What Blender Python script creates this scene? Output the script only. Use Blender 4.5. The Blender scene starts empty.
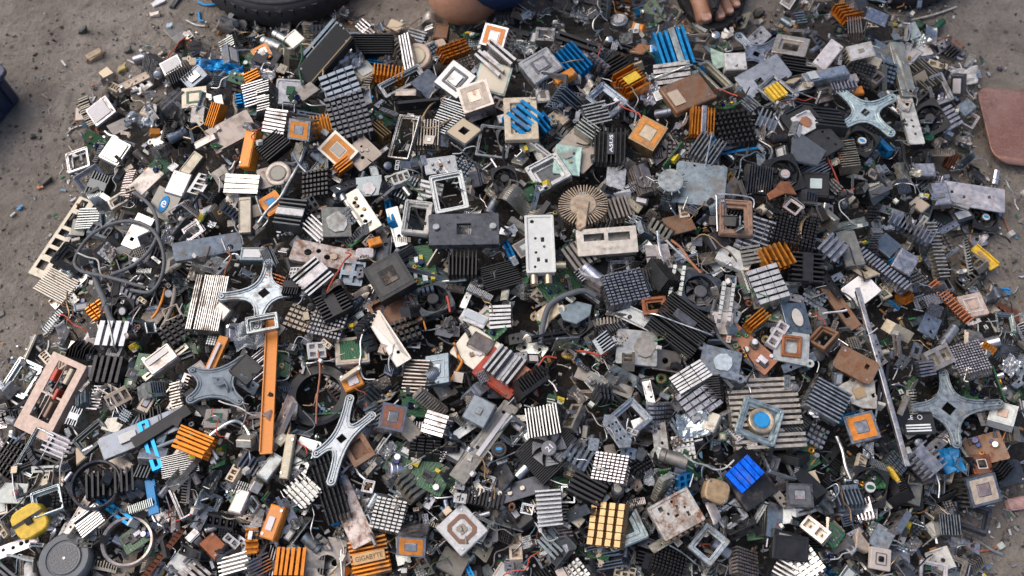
import bpy, bmesh, math, random
from mathutils import Vector, Matrix, noise
from mathutils.geometry import tessellate_polygon
R = math.radians
scene = bpy.context.scene
COL = scene.collection
rng = random.Random(7)

# ------------------------------------------------------------------ camera model
PITCH, FPX = 65.0, 1005.0
CAM = Vector((0, -0.446, 1.046))
RX = Matrix.Rotation(R(90 - PITCH), 3, 'X')
RXI = RX.inverted()

def ray(x, y):
    return RX @ Vector(((x - 512) / FPX, (288 - y) / FPX, -1))

def at(x, y, z):
    d = ray(x, y)
    return CAM + d * ((z - CAM.z) / d.z)

def proj(p):
    q = RXI @ (Vector(p) - CAM)
    return 512 + FPX * q.x / -q.z, 288 - FPX * q.y / -q.z

def scale_at(p):
    return -(RXI @ (Vector(p) - CAM)).z / FPX

# ------------------------------------------------------------------ heap height
OUT_PX = [(214, 54), (166, 64), (146, 92), (108, 104), (92, 140), (80, 168), (90, 205), (84, 250), (78, 300), (74, 335), (50, 356), (22, 384),
          (-10, 440), (-60, 470), (-90, 640), (250, 720), (700, 720), (1010, 650), (950, 545), (985, 520), (1060, 480), (1080, 360), (1000, 318), (972, 290), (960, 240),
          (1000, 212), (952, 180), (958, 140), (975, 118), (968, 78), (915, 62), (915, 22), (880, -10), (800, -14), (772, 30), (700, 42), (640, 18), (600, -8),
          (505, 4), (478, 24), (440, 36), (400, 44), (366, 42), (346, 28), (318, 28), (296, 40), (262, 44), (238, 50)]
OUTL = [at(x, y, 0.0).xy for x, y in OUT_PX]

def inside(p):
    c, n = False, len(OUTL)
    for i in range(n):
        a, b = OUTL[i], OUTL[i - 1]
        if (a.y > p[1]) != (b.y > p[1]) and p[0] < (b.x - a.x) * (p[1] - a.y) / (b.y - a.y) + a.x:
            c = not c
    return c

def edge_dist(p):
    p = Vector((p[0], p[1])); m = 9.0
    for i in range(len(OUTL)):
        a, b = OUTL[i - 1], OUTL[i]
        ab = b - a
        t = max(0.0, min(1.0, (p - a).dot(ab) / ab.length_squared))
        m = min(m, (a + ab * t - p).length)
    return m if inside(p) else -m

GN, GX0, GX1, GY0, GY1 = 130, -0.95, 0.95, -0.62, 0.56
_G = {}
for j in range(GN + 1):
    for i in range(GN + 1):
        _G[i, j] = edge_dist((GX0 + (GX1 - GX0) * i / GN, GY0 + (GY1 - GY0) * j / GN))

def sdist(x, y):
    u = (x - GX0) / (GX1 - GX0) * GN; v = (y - GY0) / (GY1 - GY0) * GN
    u = max(0.0, min(GN - 1e-4, u)); v = max(0.0, min(GN - 1e-4, v))
    i, j = int(u), int(v); a, b = u - i, v - j
    return (_G[i, j] * (1 - a) + _G[i + 1, j] * a) * (1 - b) + (_G[i, j + 1] * (1 - a) + _G[i + 1, j + 1] * a) * b

def heap(x, y):
    d = sdist(x, y)
    if d <= 0: return 0.0
    t = min(1.0, d / 0.30); t = t * (2 - t)
    return 0.105 * t + (0.014 * noise.noise(Vector((x * 7, y * 7, 3.1))) + 0.010 * noise.noise(Vector((x * 17, y * 17, 8.1)))) * min(1, d / 0.08)

# ------------------------------------------------------------------ mesh builder
class MB:
    def __init__(s): s.v, s.f = [], []
    def add(s, vs, fs):
        o = len(s.v); s.v += [Vector(p) for p in vs]; s.f += [tuple(i + o for i in f) for f in fs]; return s
    def box(s, cx, cy, z0, sx, sy, sz, rz=0.0):
        c, n = math.cos(rz), math.sin(rz); vs = []
        for z in (z0, z0 + sz):
            for a, b in ((-1, -1), (1, -1), (1, 1), (-1, 1)):
                x, y = a * sx / 2, b * sy / 2
                vs.append((cx + x * c - y * n, cy + x * n + y * c, z))
        return s.add(vs, [(3, 2, 1, 0), (4, 5, 6, 7), (0, 1, 5, 4), (1, 2, 6, 5), (2, 3, 7, 6), (3, 0, 4, 7)])
    def plate(s, loops, z0, z1, bev=0.0):
        L = []
        for k, lp in enumerate(loops):
            a = sum(lp[i - 1][0] * lp[i][1] - lp[i][0] * lp[i - 1][1] for i in range(len(lp)))
            L.append(list(lp) if (a > 0) == (k == 0) else list(reversed(lp)))
        top = [offset(l, bev) for l in L] if bev else L
        tris = tessellate_polygon([[Vector((x, y, 0)) for x, y in l] for l in L])
        vs, fs = [], []
        nt = sum(len(l) for l in L)
        rings = [(L, z0)] + ([(L, z1 - bev), (top, z1)] if bev else [(L, z1)])
        for LL, z in rings:
            for l in LL: vs += [(x, y, z) for x, y in l]
        for r in range(len(rings) - 1):
            o = 0
            for l in L:
                n = len(l)
                for i in range(n):
                    j = (i + 1) % n
                    fs.append((r * nt + o + i, r * nt + o + j, (r + 1) * nt + o + j, (r + 1) * nt + o + i))
                o += n
        e = (len(rings) - 1) * nt
        for t in tris:
            fs.append(tuple(t)); fs.append(tuple(i + e for i in t))
        return s.add(vs, fs)
    def lathe(s, prof, n=16, cx=0, cy=0):
        vs, fs = [], []
        for r, z in prof:
            for k in range(n):
                a = 2 * math.pi * k / n
                vs.append((cx + r * math.cos(a), cy + r * math.sin(a), z))
        for i in range(len(prof) - 1):
            for k in range(n):
                fs.append((i * n + k, i * n + (k + 1) % n, (i + 1) * n + (k + 1) % n, (i + 1) * n + k))
        fs.append(tuple(range(n))[::-1]); fs.append(tuple(range((len(prof) - 1) * n, len(prof) * n)))
        return s.add(vs, fs)
    def cyl(s, cx, cy, z0, z1, r, n=14, bev=0.12):
        b = r * bev
        return s.lathe([(r - b, z0), (r, z0 + b), (r, z1 - b), (r - b, z1)], n, cx, cy)
    def tube(s, pts, r, n=7, closed=False):
        P = [Vector(p) for p in pts]; m = len(P); vs, fs = [], []
        up = Vector((0.13, 0.21, 1)).normalized()
        for i, p in enumerate(P):
            a = P[(i - 1) % m] if (closed or i) else p; b = P[(i + 1) % m] if (closed or i < m - 1) else p
            d = (b - a).normalized(); u = d.cross(up)
            if u.length < 1e-4: u = d.cross(Vector((1, 0, 0)))
            u.normalize(); w = u.cross(d)
            for k in range(n):
                t = 2 * math.pi * k / n
                vs.append(p + (u * math.cos(t) + w * math.sin(t)) * r)
        for i in range(m if closed else m - 1):
            for k in range(n):
                j = (i + 1) % m
                fs.append((i * n + k, i * n + (k + 1) % n, j * n + (k + 1) % n, j * n + k))
        if not closed: fs += [tuple(range(n)), tuple(range((m - 1) * n, m * n))]
        return s.add(vs, fs)
    def hfield(s, xs, ys, h, flip=None):
        """xs, ys cell borders; h(i,j) height of a cell; one connected block. flip: mirrored so that its flat base lies on top at z=flip"""
        nx, ny = len(xs) - 1, len(ys) - 1
        idx = {}; vs, fs = [], []
        def V(i, j, z):
            k = (i, j, round(z, 6))
            if k not in idx: idx[k] = len(vs); vs.append((xs[i], ys[j], z if flip is None else flip - z))
            return idx[k]
        H = [[h(i, j) for j in range(ny)] for i in range(nx)]
        g = lambda i, j: H[i][j] if 0 <= i < nx and 0 <= j < ny else 0.0
        for i in range(nx):
            for j in range(ny):
                z = H[i][j]
                fs.append((V(i, j, z), V(i + 1, j, z), V(i + 1, j + 1, z), V(i, j + 1, z)))
                fs.append((V(i, j, 0), V(i, j + 1, 0), V(i + 1, j + 1, 0), V(i + 1, j, 0)))
        for i in range(nx + 1):
            for j in range(ny):
                a, b = g(i - 1, j), g(i, j)
                if abs(a - b) > 1e-7: fs.append((V(i, j, a), V(i, j + 1, a), V(i, j + 1, b), V(i, j, b)))
        for i in range(nx):
            for j in range(ny + 1):
                a, b = g(i, j - 1), g(i, j)
                if abs(a - b) > 1e-7: fs.append((V(i, j, a), V(i + 1, j, a), V(i + 1, j, b), V(i, j, b)))
        return s.add(vs, fs)
    def warp(s, fn):
        s.v = [Vector(fn(p)) for p in s.v]; return s
    def mesh(s, name, smooth=False):
        me = bpy.data.meshes.new(name)
        me.from_pydata([tuple(p) for p in s.v], [], s.f)
        bm = bmesh.new(); bm.from_mesh(me); bmesh.ops.recalc_face_normals(bm, faces=bm.faces)
        if smooth:
            for f in bm.faces: f.smooth = True
            for e in bm.edges:
                if len(e.link_faces) == 2 and e.calc_face_angle(0) > 0.7: e.smooth = False
        bm.to_mesh(me); bm.free()
        return me

def offset(l, d):
    """loop moved inwards (to its left) by d"""
    n = len(l); out = []
    for i in range(n):
        p0, p, p1 = Vector(l[i - 1]), Vector(l[i]), Vector(l[(i + 1) % n])
        a = (p - p0); b = (p1 - p)
        if a.length < 1e-9 or b.length < 1e-9: out.append(tuple(p)); continue
        a.normalize(); b.normalize()
        na, nb = Vector((-a.y, a.x)), Vector((-b.y, b.x))
        m = na + nb
        if m.length < 0.3: out.append(tuple(p + na * d)); continue
        m.normalize(); out.append(tuple(p + m * (d / max(0.45, m.dot(na)))))
    return out

def rrect(L, W, r=0.0, cx=0.0, cy=0.0, n=3):
    if r <= 0: return [(cx - L / 2, cy - W / 2), (cx + L / 2, cy - W / 2), (cx + L / 2, cy + W / 2), (cx - L / 2, cy + W / 2)]
    r = min(r, L * 0.49, W * 0.49); o = []
    for sx, sy, a0 in ((1, -1, -90), (1, 1, 0), (-1, 1, 90), (-1, -1, 180)):
        for k in range(n + 1):
            a = R(a0 + 90 * k / n)
            o.append((cx + sx * (L / 2 - r) + r * math.cos(a), cy + sy * (W / 2 - r) + r * math.sin(a)))
    return o

def circ(r, cx=0.0, cy=0.0, n=16, ry=None):
    ry = ry or r
    return [(cx + r * math.cos(2 * math.pi * k / n), cy + ry * math.sin(2 * math.pi * k / n)) for k in range(n)]

def smooth_path(pts, k=6, closed=False):
    P = [Vector(p) for p in pts]; n = len(P); out = []
    for i in range(n if closed else n - 1):
        p0 = P[(i - 1) % n] if (closed or i > 0) else P[i]; p1 = P[i]; p2 = P[(i + 1) % n]
        p3 = P[(i + 2) % n] if (closed or i + 2 < n) else p2
        for q in range(k):
            t = q / k
            out.append(0.5 * ((2 * p1) + (p2 - p0) * t + (2 * p0 - 5 * p1 + 4 * p2 - p3) * t * t + (3 * p1 - p0 - 3 * p2 + p3) * t ** 3))
    if not closed: out.append(P[-1])
    return out

def text_mb(txt, w, h, z, depth=0.0003, rz=0.0, cx=0, cy=0):
    cu = bpy.data.curves.new('lettering', 'FONT'); cu.body = txt; cu.align_x = 'CENTER'; cu.align_y = 'CENTER'; cu.size = 1; cu.resolution_u = 3; cu.offset = 0.015
    ob = bpy.data.objects.new('lettering', cu)
    me = bpy.data.meshes.new_from_object(ob)
    xs = [v.co.x for v in me.vertices]; ys = [v.co.y for v in me.vertices]
    sx = w / (max(xs) - min(xs)); sy = h / (max(ys) - min(ys))
    mx, my = (max(xs) + min(xs)) / 2, (max(ys) + min(ys)) / 2
    c, n = math.cos(rz), math.sin(rz)
    m = MB()
    vs = []
    for v in me.vertices:
        x, y = (v.co.x - mx) * sx, (v.co.y - my) * sy
        vs.append((cx + x * c - y * n, cy + x * n + y * c, z))
    m.add(vs, [tuple(p.vertices) for p in me.polygons])
    bpy.data.objects.remove(ob); bpy.data.meshes.remove(me)
    return m

# ------------------------------------------------------------------ materials
def new_mat(name):
    m = bpy.data.materials.new(name); m.use_nodes = True
    return m, m.node_tree.nodes, m.node_tree.links, m.node_tree.nodes['Principled BSDF']

def tex_coord(N, Lk, sc):
    tc = N.new('ShaderNodeTexCoord'); oi = N.new('ShaderNodeObjectInfo')
    mu = N.new('ShaderNodeVectorMath'); mu.operation = 'SCALE'; mu.inputs['Scale'].default_value = 1.0
    ad = N.new('ShaderNodeVectorMath'); ad.operation = 'ADD'
    cv = N.new('ShaderNodeVectorMath'); cv.operation = 'SCALE'; cv.inputs[0].default_value = (3.1, 5.7, 9.3)
    Lk.new(oi.outputs['Random'], cv.inputs['Scale'])
    Lk.new(tc.outputs['Object'], mu.inputs[0]); Lk.new(mu.outputs[0], ad.inputs[0]); Lk.new(cv.outputs[0], ad.inputs[1])
    return ad.outputs[0], oi, tc

def nz(N, Lk, vec, scale, detail=4, rough=0.6):
    n = N.new('ShaderNodeTexNoise'); n.inputs['Scale'].default_value = scale; n.inputs['Detail'].default_value = detail; n.inputs['Roughness'].default_value = rough
    Lk.new(vec, n.inputs['Vector']); return n.outputs['Fac']

def rng_map(N, Lk, src, a, b, c=0.0, d=1.0):
    m = N.new('ShaderNodeMapRange'); Lk.new(src, m.inputs['Value'])
    for k, v in zip(('From Min', 'From Max', 'To Min', 'To Max'), (a, b, c, d)): m.inputs[k].default_value = v
    return m.outputs['Result']

def mixc(N, Lk, fac, a, b, mode='MIX'):
    m = N.new('ShaderNodeMix'); m.data_type = 'RGBA'; m.blend_type = mode
    for s, i in ((fac, 0), (a, 6), (b, 7)):
        if hasattr(s, 'links'): Lk.new(s, m.inputs[i])
        elif i == 0: m.inputs[0].default_value = s
        else: m.inputs[i].default_value = (*s, 1)
    return m.outputs[2]

def surf(name, metallic, r0, r1, dirt, dirt_col=(0.15, 0.118, 0.088), rust=0.0, bump=0.25, vary=0.25, coat=0.0, hue=None):
    m, N, Lk, B = new_mat(name)
    vec, oi, tc = tex_coord(N, Lk, 1)
    big = nz(N, Lk, vec, 55, 5, 0.65); mid = nz(N, Lk, vec, 190, 4, 0.6); fine = nz(N, Lk, vec, 900, 2)
    c = oi.outputs['Color']
    v = rng_map(N, Lk, mid, 0.3, 0.7, 1 - vary, 1 + vary * 0.6)
    hv = N.new('ShaderNodeHueSaturation'); Lk.new(c, hv.inputs['Color']); Lk.new(v, hv.inputs['Value'])
    c = hv.outputs['Color']
    # each piece carries its own amount of grime
    rnd = rng_map(N, Lk, oi.outputs['Random'], 0, 1, 0.68 - dirt * 0.5, 0.68 + 0.1 - dirt * 0.18)
    df = N.new('ShaderNodeMapRange'); Lk.new(big, df.inputs['Value']); Lk.new(rnd, df.inputs['From Min'])
    ad = N.new('ShaderNodeMath'); ad.operation = 'ADD'; ad.inputs[1].default_value = 0.16; Lk.new(rnd, ad.inputs[0]); Lk.new(ad.outputs[0], df.inputs['From Max'])
    df.inputs['To Max'].default_value = min(0.9, 0.35 + dirt)
    c = mixc(N, Lk, df.outputs['Result'], c, dirt_col)
    met = rng_map(N, Lk, df.outputs['Result'], 0, 1, metallic, metallic * 0.1)
    ro = rng_map(N, Lk, mid, 0.3, 0.7, r0, r1)
    if rust:
        rf = rng_map(N, Lk, nz(N, Lk, vec, 90, 6, 0.75), 0.62 - rust * 0.3, 0.74 - rust * 0.25, 0, 0.95)
        rc = mixc(N, Lk, rng_map(N, Lk, fine, 0.3, 0.7), (0.10, 0.042, 0.022), (0.27, 0.115, 0.045))
        c = mixc(N, Lk, rf, c, rc)
        mm = N.new('ShaderNodeMath'); mm.operation = 'MULTIPLY'; Lk.new(met, mm.inputs[0]); Lk.new(rng_map(N, Lk, rf, 0, 1, 1, 0.05), mm.inputs[1]); met = mm.outputs[0]
        mx = N.new('ShaderNodeMath'); mx.operation = 'MAXIMUM'; Lk.new(ro, mx.inputs[0]); Lk.new(rng_map(N, Lk, rf, 0, 1, 0, 0.85), mx.inputs[1]); ro = mx.outputs[0]
    Lk.new(c, B.inputs['Base Color']); Lk.new(met, B.inputs['Metallic']); Lk.new(ro, B.inputs['Roughness'])
    if coat: B.inputs['Coat Weight'].default_value = coat
    if bump:
        b = N.new('ShaderNodeBump'); b.inputs['Strength'].default_value = bump; b.inputs['Distance'].default_value = 0.0006
        Lk.new(mixc(N, Lk, 0.5, big, fine), b.inputs['Height']); Lk.new(b.outputs['Normal'], B.inputs['Normal'])
    return m

MAT = {
    'metal': surf('brushed_aluminium', 0.92, 0.2, 0.46, 0.44, vary=0.3),
    'bright': surf('polished_steel', 0.92, 0.2, 0.42, 0.22, bump=0.15),
    'anod': surf('anodised_metal', 0.68, 0.24, 0.48, 0.4, vary=.36),
    'black': surf('black_anodised_metal', 0.25, 0.38, 0.6, 0.22, dirt_col=(0.11, 0.095, 0.08)),
    'plastic': surf('moulded_plastic', 0.0, 0.35, 0.6, 0.42, vary=.3),
    'rust': surf('rusting_steel', 0.7, 0.45, 0.7, 0.4, rust=0.55),
    'tarnish': surf('tarnished_steel', 0.8, 0.32, 0.58, 0.42, rust=0.12),
    'rubber': surf('black_rubber', 0.0, 0.55, 0.8, 0.2, dirt_col=(0.16, 0.14, 0.12)),
    'paper': surf('printed_label', 0.0, 0.5, 0.7, 0.15, bump=0.05, vary=0.12),
    'ceramic': surf('chip_ceramic', 0.0, 0.4, 0.6, 0.15, vary=0.12),
    'gold': surf('gold_plating', 0.85, 0.25, 0.45, 0.25),
}

def pattern_mat(name, kind):
    m, N, Lk, B = new_mat(name)
    vec, oi, tc = tex_coord(N, Lk, 1)
    c = oi.outputs['Color']
    if kind == 'pcb':
        v = N.new('ShaderNodeTexVoronoi'); v.distance = 'CHEBYCHEV'; v.inputs['Scale'].default_value = 260; Lk.new(vec, v.inputs['Vector'])
        cell = rng_map(N, Lk, v.outputs['Distance'], 0.12, 0.2, 1, 0)
        w = N.new('ShaderNodeTexWhiteNoise'); w.noise_dimensions = '3D'; Lk.new(v.outputs['Position'], w.inputs['Vector'])
        pick = rng_map(N, Lk, w.outputs['Value'], 0.45, 0.5)
        mm = N.new('ShaderNodeMath'); mm.operation = 'MULTIPLY'; Lk.new(cell, mm.inputs[0]); Lk.new(pick, mm.inputs[1])
        pc = mixc(N, Lk, rng_map(N, Lk, w.outputs['Value'], 0.7, 0.72), (0.5, 0.47, 0.38), (0.03, 0.03, 0.03))
        wv = N.new('ShaderNodeTexWave'); wv.inputs['Scale'].default_value = 120; wv.inputs['Distortion'].default_value = 9; wv.inputs['Detail'].default_value = 1; Lk.new(vec, wv.inputs['Vector'])
        tr = rng_map(N, Lk, wv.outputs['Fac'], 0.72, 0.8, 0, 0.45)
        c2 = mixc(N, Lk, tr, c, (0.16, 0.24, 0.08)); c = mixc(N, Lk, mm.outputs[0], c2, pc)
        c = mixc(N, Lk, rng_map(N, Lk, nz(N, Lk, vec, 60), 0.55, 0.75, 0, 0.5), c, (0.14, 0.11, 0.08))
        B.inputs['Roughness'].default_value = 0.4
    elif kind == 'pins':
        mp = N.new('ShaderNodeVectorMath'); mp.operation = 'SCALE'; mp.inputs['Scale'].default_value = 560.0; Lk.new(tc.outputs['Object'], mp.inputs[0])
        fr = N.new('ShaderNodeVectorMath'); fr.operation = 'FRACTION'; Lk.new(mp.outputs[0], fr.inputs[0])
        sb = N.new('ShaderNodeVectorMath'); sb.operation = 'SUBTRACT'; sb.inputs[1].default_value = (0.5, 0.5, 0); Lk.new(fr.outputs[0], sb.inputs[0])
        mu = N.new('ShaderNodeVectorMath'); mu.operation = 'MULTIPLY'; mu.inputs[1].default_value = (1, 1, 0); Lk.new(sb.outputs[0], mu.inputs[0])
        ln = N.new('ShaderNodeVectorMath'); ln.operation = 'LENGTH'; Lk.new(mu.outputs[0], ln.inputs[0])
        dot = rng_map(N, Lk, ln.outputs['Value'], 0.26, 0.34, 1, 0)
        c = mixc(N, Lk, dot, c, (0.62, 0.5, 0.32))
        B.inputs['Roughness'].default_value = 0.45; Lk.new(rng_map(N, Lk, dot, 0, 1, 0, 0.7), B.inputs['Metallic'])
    Lk.new(c, B.inputs['Base Color'])
    return m
MAT['pcb'] = pattern_mat('circuit_laminate', 'pcb')
MAT['pins'] = pattern_mat('pin_grid', 'pins')
m, N, Lk, B = new_mat('clear_film'); B.inputs['Base Color'].default_value = (0.85, 0.88, 0.9, 1); B.inputs['Transmission Weight'].default_value = 0.75; B.inputs['Roughness'].default_value = 0.18; B.inputs['IOR'].default_value = 1.2
MAT['clear'] = m

PAL = {  # key: (linear colour, word, material for the main body)
    'S': ((0.40, 0.405, 0.41), 'silver', 'metal'), 'W': ((0.43, 0.432, 0.435), 'bright silver', 'metal'), 'X': ((0.62, 0.63, 0.64), 'shiny steel', 'bright'),
    'D': ((0.10, 0.105, 0.115), 'dark grey', 'anod'), 'K': ((0.021, 0.021, 0.0225), 'black', 'black'),
    'O': ((0.64, 0.225, 0.028), 'orange', 'anod'), 'Y': ((0.72, 0.47, 0.04), 'yellow', 'plastic'), 'A': ((0.34, 0.235, 0.125), 'gold', 'tarnish'),
    'B': ((0.015, 0.25, 0.55), 'blue', 'anod'), 'V': ((0.0, 0.13, 0.75), 'vivid blue', 'anod'), 'C': ((0.34, 0.13, 0.065), 'copper brown', 'tarnish'),
    'T': ((0.50, 0.41, 0.30), 'tan', 'plastic'), 'E': ((0.55, 0.50, 0.44), 'beige', 'tarnish'), 'R': ((0.24, 0.15, 0.10), 'rusty', 'rust'),
    'G': ((0.012, 0.085, 0.040), 'green', 'pcb'), 'L': ((0.20, 0.235, 0.275), 'slate grey', 'anod'), 'Q': ((0.29, 0.262, 0.23), 'dull grey', 'tarnish'),
    'P': ((0.52, 0.385, 0.32), 'pinkish', 'plastic'), 'M': ((0.42, 0.475, 0.49), 'pale bluish', 'metal'), 'N': ((0.56, 0.55, 0.525), 'white', 'plastic'),
    'Z': ((0.45, 0.06, 0.03), 'red', 'plastic'), 'U': ((0.31, 0.345, 0.35), 'grey green', 'metal'), 'J': ((0.36, 0.50, 0.43), 'pale green', 'plastic'),
}
def pcol(k): return PAL[k][0] if isinstance(k, str) else k
# ------------------------------------------------------------------ builders: each returns (parts, height)
def P(name, mb, mat=None, col=None, smooth=False, kids=()):
    return {'name': name, 'mb': mb, 'mat': mat, 'col': col, 'smooth': smooth, 'kids': kids}

def segs(total, n, duty, rnd=None, ends=True):
    """borders of 2n-1 cells: solid, gap, solid ... over a length total"""
    p = total / (n - 1 + duty) if n > 1 else total
    xs = []
    for k in range(n): xs += [-total / 2 + k * p, -total / 2 + k * p + p * duty]
    xs[-1] = total / 2
    return xs

def bend(mb, z0, H, amt, rnd):
    ph = rnd.uniform(0, 6); a, b = rnd.uniform(-amt, amt), rnd.uniform(-amt, amt)
    def f(p):
        t = max(0, (p.z - z0) / max(1e-6, H - z0))
        k = noise.noise(Vector((p.x * 60 + ph, p.y * 60, 0)))
        return (p.x + a * t + k * amt * 0.5 * t, p.y + b * t + noise.noise(Vector((p.y * 90, ph, p.x * 30))) * amt * 0.8 * t, p.z)
    return mb.warp(f)

def b_fin(L, W, H, o, rnd):
    n = o.get('n') or max(4, round(W / 0.0030)); duty = o.get('duty', 0.36)
    t = H * o.get('tb', 0.22)
    ys = segs(W, n, duty)
    cut = o.get('cut', 0); bandw = o.get('band', 0)
    xs = [-L / 2, L / 2]
    if cut: xs = segs(L, cut, o.get('cduty', 0.8))
    solid = lambda i, j: (j % 2 == 0) and (not cut or i % 2 == 0)
    if bandw:
        b = L * bandw / 2; xs = [-L / 2, -b, b, L / 2]
        solid = lambda i, j: i == 1 or j % 2 == 0
    hh = [H * (rnd.uniform(0.94, 1.0) if rnd.random() > o.get('lost', .03) else rnd.uniform(.35, .8)) for _ in range(64)]
    m = MB().hfield(xs, ys, lambda i, j: (hh[j % 64] if not (bandw and i == 1) else H * 1.01) if solid(i, j) else t)
    bend(m, t, H, o.get('bent', 0.0015), rnd)
    out = [P('finned_body', m)]
    if o.get('arc'):
        pass
    if o.get('plate'):   # flat strip along the fins' middle
        c = o['plate']; q = MB().plate([rrect(L * o.get('pl', 1.0), W * o.get('pw', 0.3), 0.0006, 0, W * o.get('py', 0.0))], H, H + 0.0012, 0.0003)
        out.append(P('top_strip', q, None if c is True else PAL[c][2], None if c is True else pcol(c)))
    if o.get('label'):
        tx, c = o['label']
        lw, lh = L * o.get('lw', 0.62), W * o.get('lh', 0.3)
        q = MB().plate([rrect(lw * 1.2, lh * 1.15, 0.0008)], H - 0.0004, H + 0.0012, 0.0003)
        out.append(P('name_plate', q, 'metal', pcol(o.get('lc', 'S')), kids=[P('lettering', text_mb(tx, lw, lh * 0.55, H + 0.00145), 'plastic', c)]))
    if o.get('clip'):
        z = H + 0.001
        q = MB().tube(smooth_path([(-L * 0.62, -W * 0.3, H * 0.3), (-L * 0.5, -W * 0.2, z), (0, 0, z), (L * 0.5, W * 0.2, z), (L * 0.62, W * 0.3, H * 0.3)], 4), 0.0009)
        out.append(P('wire_clip', q, 'bright', (0.7, 0.7, 0.7), True))
    return out, H

def b_pin(L, W, H, o, rnd):
    nx = o.get('nx') or max(4, round(L / 0.0046)); ny = o.get('ny') or max(4, round(W / 0.0046)); t = H * 0.25
    xs = segs(L, nx, o.get('dx', 0.62)); ys = segs(W, ny, o.get('dy', 0.55))
    hv = {}
    def h(i, j):
        if i % 2 or j % 2: return t
        return hv.setdefault((i, j), H * rnd.uniform(0.94, 1.0))
    m = bend(MB().hfield(xs, ys, h), t, H, o.get('bent', 0.0006), rnd)
    out = [P('pin_body', m)]
    if o.get('under'):
        q = MB().plate([rrect(L * 1.15, W * 1.12, 0.002)], -0.002, -0.0002, 0.0004); out.append(P('backing', q, 'plastic', pcol(o['under'])))
    if o.get('fan'):
        out += rotor(min(L, W) * 0.43, H + 0.0004, 0.006, rnd, o)
    return out, H

def b_flip(L, W, H, o, rnd):
    n = o.get('n') or max(5, round(W / 0.0042)); t = max(0.0022, H * 0.16)
    ys = segs(W, n, 0.36)
    m = MB().hfield([-L / 2, L / 2], ys, lambda i, j: H if j % 2 == 0 else t, flip=H)
    r = o.get('r', 0.82); q = o.get('q', 0.45)
    ring, pad = o.get('ring', 'O'), o.get('pad', 'S')
    out = [P('finned_body', m)]
    if o.get('oct'):
        k = 0.3; f = lambda s: [(s * x, s * y) for x, y in ((-1 + k, -1), (1 - k, -1), (1, -1 + k), (1, 1 - k), (1 - k, 1), (-1 + k, 1), (-1, 1 - k), (-1, -1 + k))]
        a = f(min(L, W) * r / 2); b = f(min(L, W) * q / 2)
    else: a, b = rrect(L * r, W * r, 0.001), rrect(L * q, W * q, 0.0006)
    out.append(P('adhesive_ring', MB().plate([a, b], H, H + 0.0005), 'plastic', pcol(ring)))
    out.append(P('contact_pad', MB().plate([rrect(L * q * 0.86, W * q * 0.86, 0.0008)], H, H + 0.0008, 0.0003), 'tarnish', pcol(pad)))
    return out, H

def b_cpu(L, W, H, o, rnd):
    body = MB().plate([rrect(L, W, 0.0012)] + ([rrect(L * 0.3, W * 0.3)] if o.get('hole') else []), 0, H, 0.0004)
    out = [P('substrate', body, o.get('m'))]
    z = H
    if o.get('face'):
        f = o['face']; lo = [rrect(L * 0.88, W * 0.88, 0.001)] + ([rrect(L * 0.32, W * 0.32)] if o.get('hole') else [])
        out.append(P('pin_field', MB().plate(lo, z, z + 0.0006), 'pins' if o.get('pins') else 'plastic', pcol(f))); z += 0.0006
    if o.get('ring'):
        a, b = o.get('ra', 0.62), o.get('rb', 0.46)
        out.append(P('border_ring', MB().plate([rrect(L * a, W * a, 0.0008), rrect(L * b, W * b, 0.0006)], z, z + 0.0006), o.get('rm', 'plastic'), pcol(o['ring'])))
    if o.get('lid'):
        q = o.get('lq', 0.4)
        out.append(P('lid', MB().plate([rrect(L * q, W * q, 0.0012)], z, z + o.get('lt', 0.0012), 0.0004), o.get('lm', 'tarnish'), pcol(o['lid'])))
    if o.get('pads'):
        for i in range(4):
            for j in range(3):
                if rnd.random() < .8: out.append(P('contact', MB().box(L * (-.15 + .1 * i), W * (-.13 + .12 * j), z, L * .07, W * .055, .0005), 'gold', pcol('A')))
    return out, z + 0.001

def b_frame(L, W, H, o, rnd):
    b = o.get('b', 0.15) * .8 * min(L, W); r = o.get('r', 0.07) * min(L, W)
    bx = o.get('bx', 1.0)
    out_l = rrect(L, W, r)
    m = MB().plate([out_l, rrect(L - 2 * b * bx, W - 2 * b, r * 0.6)], 0, H, min(0.0006, b * 0.2))
    m.plate([rrect(L - 2 * b * bx + .0002, W - 2 * b + .0002, r * .6), rrect(L - 3.1 * b * bx, W - 3.1 * b, r * .4)], 0, H * .45)
    if not o.get('plain'):
        m.plate([offset(out_l, b * .12), offset(out_l, b * .42)], H * .9, H + .0011, .0002)
        for sx in (-1, 1):
            for sy in (-1, 1):
                if rnd.random() < 0.75: m.cyl(sx * (L / 2 - b * 0.6), sy * (W / 2 - b * 0.6), H * 0.9, H + 0.0012, b * 0.34, 8)
            m.box(sx * (L / 2 - b * .4), rnd.uniform(-.2, .2) * W, H * 0.8, b * 0.5, W * 0.16, 0.0022)
    out = [P('frame_body', m)]
    if o.get('latch'):
        q = MB().tube(smooth_path([(-L * .55, -W * .45, H), (-L * .58, W * .4, H + .002), (-L * .5, W * .58, H + .003), (L * .45, W * .56, H + .002), (L * .52, W * .3, H)], 4), 0.0009)
        out.append(P('latch_wire', q, 'bright', (.6, .6, .6), True))
    if o.get('in_'):
        out.append(P('inner_plate', MB().plate([rrect(L - 2 * b * bx, W - 2 * b)], H * .1, H * .35), PAL[o['in_']][2], pcol(o['in_'])))
    return out, H

def wob(l, a, rnd):
    return [(x + rnd.uniform(-a, a), y + rnd.uniform(-a, a)) for x, y in l]

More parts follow.
